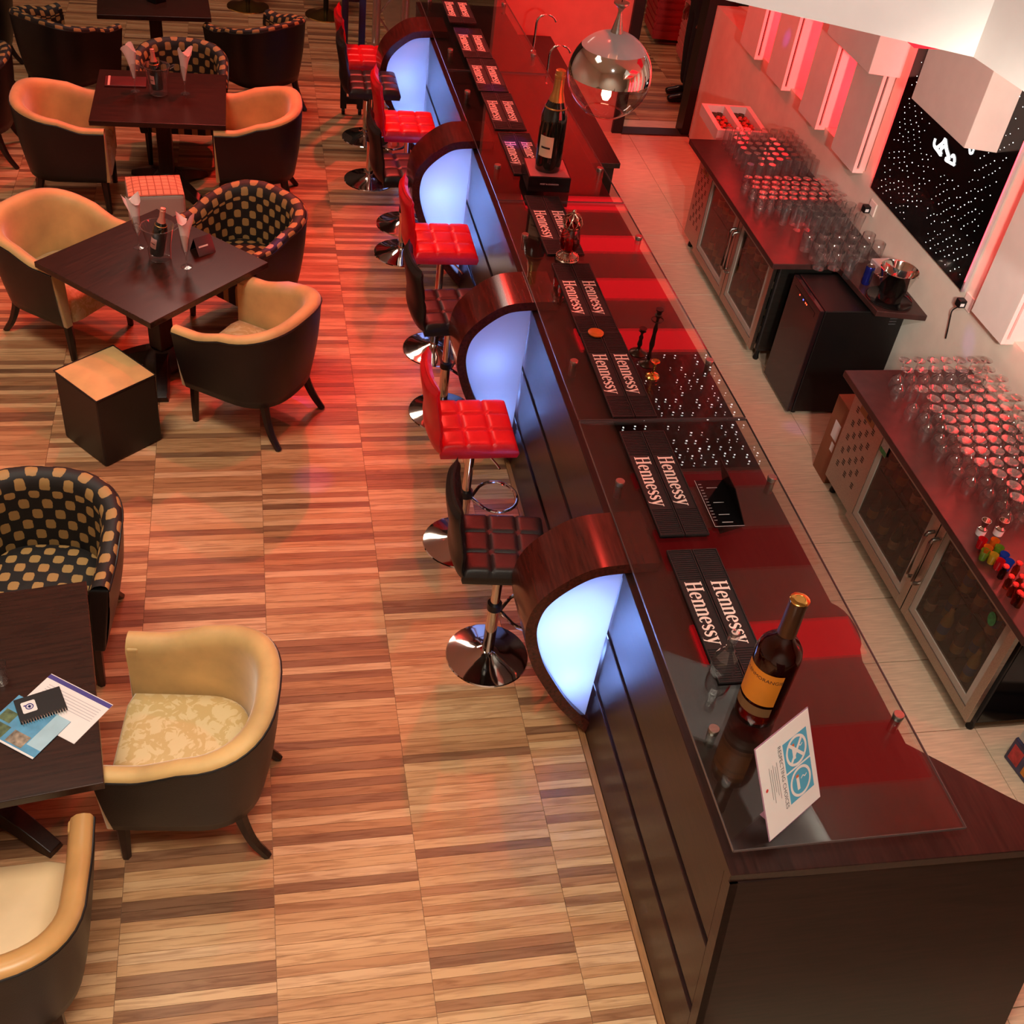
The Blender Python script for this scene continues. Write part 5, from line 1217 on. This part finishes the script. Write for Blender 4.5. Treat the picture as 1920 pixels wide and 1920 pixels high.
for k in range(8):
    z_ = 0.1+0.38*k; s = 1 if k % 2 else -1
    MB().tube([(-0.14*s,-0.14,z_),(0.14*s,-0.14,z_+0.38)], 0.010, 8).build('brace', ALU, ts, smooth=True)
    MB().tube([(0.14,-0.14*s,z_),(0.14,0.14*s,z_+0.38)], 0.010, 8).build('brace', ALU, ts, smooth=True)
    MB().tube([(-0.14,-0.14*s,z_),(-0.14,0.14*s,z_+0.38)], 0.010, 8).build('brace', ALU, ts, smooth=True)
MB().box(-0.2,0.2,-0.2,0.2,0,0.012).build('base_plate', ALU, ts)
# person in the doorway (only trouser legs and shoes fall inside the picture)
CLOTH = mat('black_cloth', (22,20,22), 0.8, var=0.15, bump=0.2, bscale=40); SKIN = mat('skin_tone', (120,78,58), 0.5, var=0.06); SHOE = mat('black_shoe', (16,14,14), 0.3, var=0.1); HAIRM = mat('black_hair', (18,15,14), 0.7, var=0.2, bump=0.5, bscale=90)
def skin_body(name, verts, edges, radii, m, parent, root, lv=2):
    me = bpy.data.meshes.new(name); me.from_pydata(verts, edges, []); o = bpy.data.objects.new(name, me); COL.objects.link(o)
    md = o.modifiers.new('skin', 'SKIN'); sv = me.skin_vertices[0].data if me.skin_vertices else None
    if sv is None:
        bpy.context.view_layer.objects.active = o
        me.skin_vertices  # layer made by the modifier
    for i, r in enumerate(radii):
        me.skin_vertices[0].data[i].radius = (r, r) if isinstance(r, (int,float)) else r
        me.skin_vertices[0].data[i].use_root = (i == root)
    sd = o.modifiers.new('sub', 'SUBSURF'); sd.levels = lv; sd.render_levels = lv
    md.use_smooth_shade = True
    bpy.context.view_layer.update(); dg_ = bpy.context.evaluated_depsgraph_get(); nm_ = bpy.data.meshes.new_from_object(o.evaluated_get(dg_)); bpy.data.objects.remove(o)
    nm_.materials.clear(); nm_.materials.append(m); return link(name, nm_, parent)
pe = thing('person', 'person in black trousers and black shoes standing in the doorway', 'person', (4.33, 11.10, 0), math.radians(90))   # local +y is forward
V = [(0,0,0.95),(0.095,0,0.90),(0.105,0.01,0.50),(0.105,-0.02,0.10),(-0.095,0,0.90),(-0.105,0.03,0.50),(-0.10,0.02,0.10),(0,0,1.12),(0,-0.01,1.32),(0,-0.01,1.44),(0.17,-0.01,1.40),(0.235,-0.03,1.12),(0.24,0.05,0.88),(-0.17,-0.01,1.40),(-0.235,-0.03,1.12),(-0.24,0.05,0.88)]
E_ = [(0,1),(1,2),(2,3),(0,4),(4,5),(5,6),(0,7),(7,8),(8,9),(8,10),(10,11),(11,12),(8,13),(13,14),(14,15)]
skin_body('body', V, E_, [0.14,0.105,0.075,0.060,0.105,0.075,0.060,0.14,0.15,0.065,0.062,0.048,0.036,0.062,0.048,0.036], CLOTH, pe, 0)
hd = MB().lathe([(0.0,-0.125),(0.035,-0.118),(0.058,-0.09),(0.072,-0.04),(0.078,0.01),(0.074,0.06),(0.055,0.10),(0.025,0.118),(0.0,0.12)], 20, (0,0.01,1.62), cap0=False, cap1=False); hd.lathe([(0.05,1.43),(0.048,1.54)], 14)
hd.v = [(a, b*1.18, c) for a,b,c in hd.v]; hd.tube([(0,0.095,1.63),(0,0.118,1.60),(0,0.100,1.592)], [0.008,0.014,0.012], 8)
for s in (-1,1): hd.tube([(s*0.078,0.0,1.60),(s*0.086,-0.005,1.63),(s*0.080,-0.01,1.655)], 0.012, 6)
hd.build('head', SKIN, pe, smooth=True)
MB().lathe([(0.080,-0.03),(0.084,0.03),(0.078,0.08),(0.055,0.115),(0.0,0.13)], 20, (0,-0.012,1.63), cap0=False, cap1=False).build('hair', HAIRM, pe, smooth=True)
ft_ = MB()
for s in (-1,1): ft_.tube([(s*0.026,0.088+0.01,1.64),(s*0.034,0.086+0.01,1.64)], 0.006, 6)
ft_.tube([(-0.022,0.096,1.565),(0.022,0.096,1.565)], 0.005, 6); ft_.build('eyes_and_mouth', BLACKM, pe)
for s in (-1,1):                                   # hands: palm, four fingers, thumb
    x0 = s*0.24; hv = [(x0,0.05,0.87),(x0,0.065,0.80)]; he = [(0,1)]; hr = [0.028,(0.018,0.036)]
    for i, (dy, L_) in enumerate(((0.028,0.075),(0.010,0.085),(-0.010,0.080),(-0.027,0.062))):
        b0 = len(hv); hv += [(x0,0.067+dy,0.785),(x0-s*0.004,0.072+dy,0.785-L_*0.5),(x0-s*0.016,0.074+dy,0.785-L_)]; he += [(1,b0),(b0,b0+1),(b0+1,b0+2)]; hr += [0.0095,0.0088,0.0075]
    b0 = len(hv); hv += [(x0-s*0.012,0.10,0.815),(x0-s*0.02,0.115,0.775)]; he += [(0,b0),(b0,b0+1)]; hr += [0.011,0.009]
    skin_body('hand', hv, he, hr, SKIN, pe, 0, 1)
for s, fy in ((1,-0.02),(-1,0.02)):
    sv = [(s*0.10,fy-0.06,0.05),(s*0.10,fy+0.02,0.055),(s*0.10,fy+0.12,0.042),(s*0.10,fy+0.20,0.034)]
    skin_body('shoe', sv, [(0,1),(1,2),(2,3)], [(0.045,0.045),(0.048,0.05),(0.05,0.038),(0.036,0.028)], SHOE, pe, 1)
# red slatted chillers and black drinks fridge beyond the doorway
CRED = mat('chiller_red', (190,40,40), 0.4, var=0.1); CPINK = mat('chiller_pink', (214,110,100), 0.5, var=0.08)
def chiller(label, x, y, m):
    t = thing('chest_chiller', label, 'chiller', (x, y, 0), math.radians(-6), 'red slatted chillers beyond the doorway')
    MB().box(0,0.62,0,0.55,0.06,0.80).build('body', m, t)
    for k in range(9): MB().box(-0.012,0.0,0.01,0.54,0.10+0.075*k,0.15+0.075*k).build('slat', m, t); MB().box(0.01,0.61,-0.012,0.0,0.10+0.075*k,0.15+0.075*k).build('slat', m, t)
    MB().box(-0.01,0.63,-0.01,0.56,0.80,0.84).build('rim', BLACKM, t)
    MB().box(0.03,0.59,0.03,0.52,0.84,1.3).build('lit_case', emitter('lit_case_'+m.name,(190,200,215),0.9), t)
chiller('red slatted chiller with lit glass case, behind the other one', 4.40, 12.62, CRED); chiller('pale red slatted chiller with lit glass case, nearer the person', 4.52, 11.72, CPINK)
fr_ = thing('drinks_fridge', 'black upright drinks fridge beyond the doorway behind the person', 'fridge', (4.75, 10.75, 0))
MB().box(0,0.7,0,0.7,0.05,1.95).build('cabinet', BLACKM, fr_); d_ = MB().box(-0.03,-0.002,0.02,0.68,0.12,1.9).build('door', mat('black_glass_door',(16,16,22),0.1,var=0.1), fr_)
MB().tube([(-0.05,0.06,0.7),(-0.05,0.06,1.5)], 0.012, 8).build('handle', STEEL, d_)
for k in range(4): MB().box(-0.034,-0.0305,0.12,0.60,0.35+0.35*k,0.365+0.35*k).build('shelf_line', STEEL, d_)
for k in range(4): MB().box(0.05+0.6*(k%2),0.1+0.6*(k%2)-0.05*0,0.05+0.55*(k//2),0.1+0.55*(k//2),0,0.05).build('foot', BLACKM, fr_)
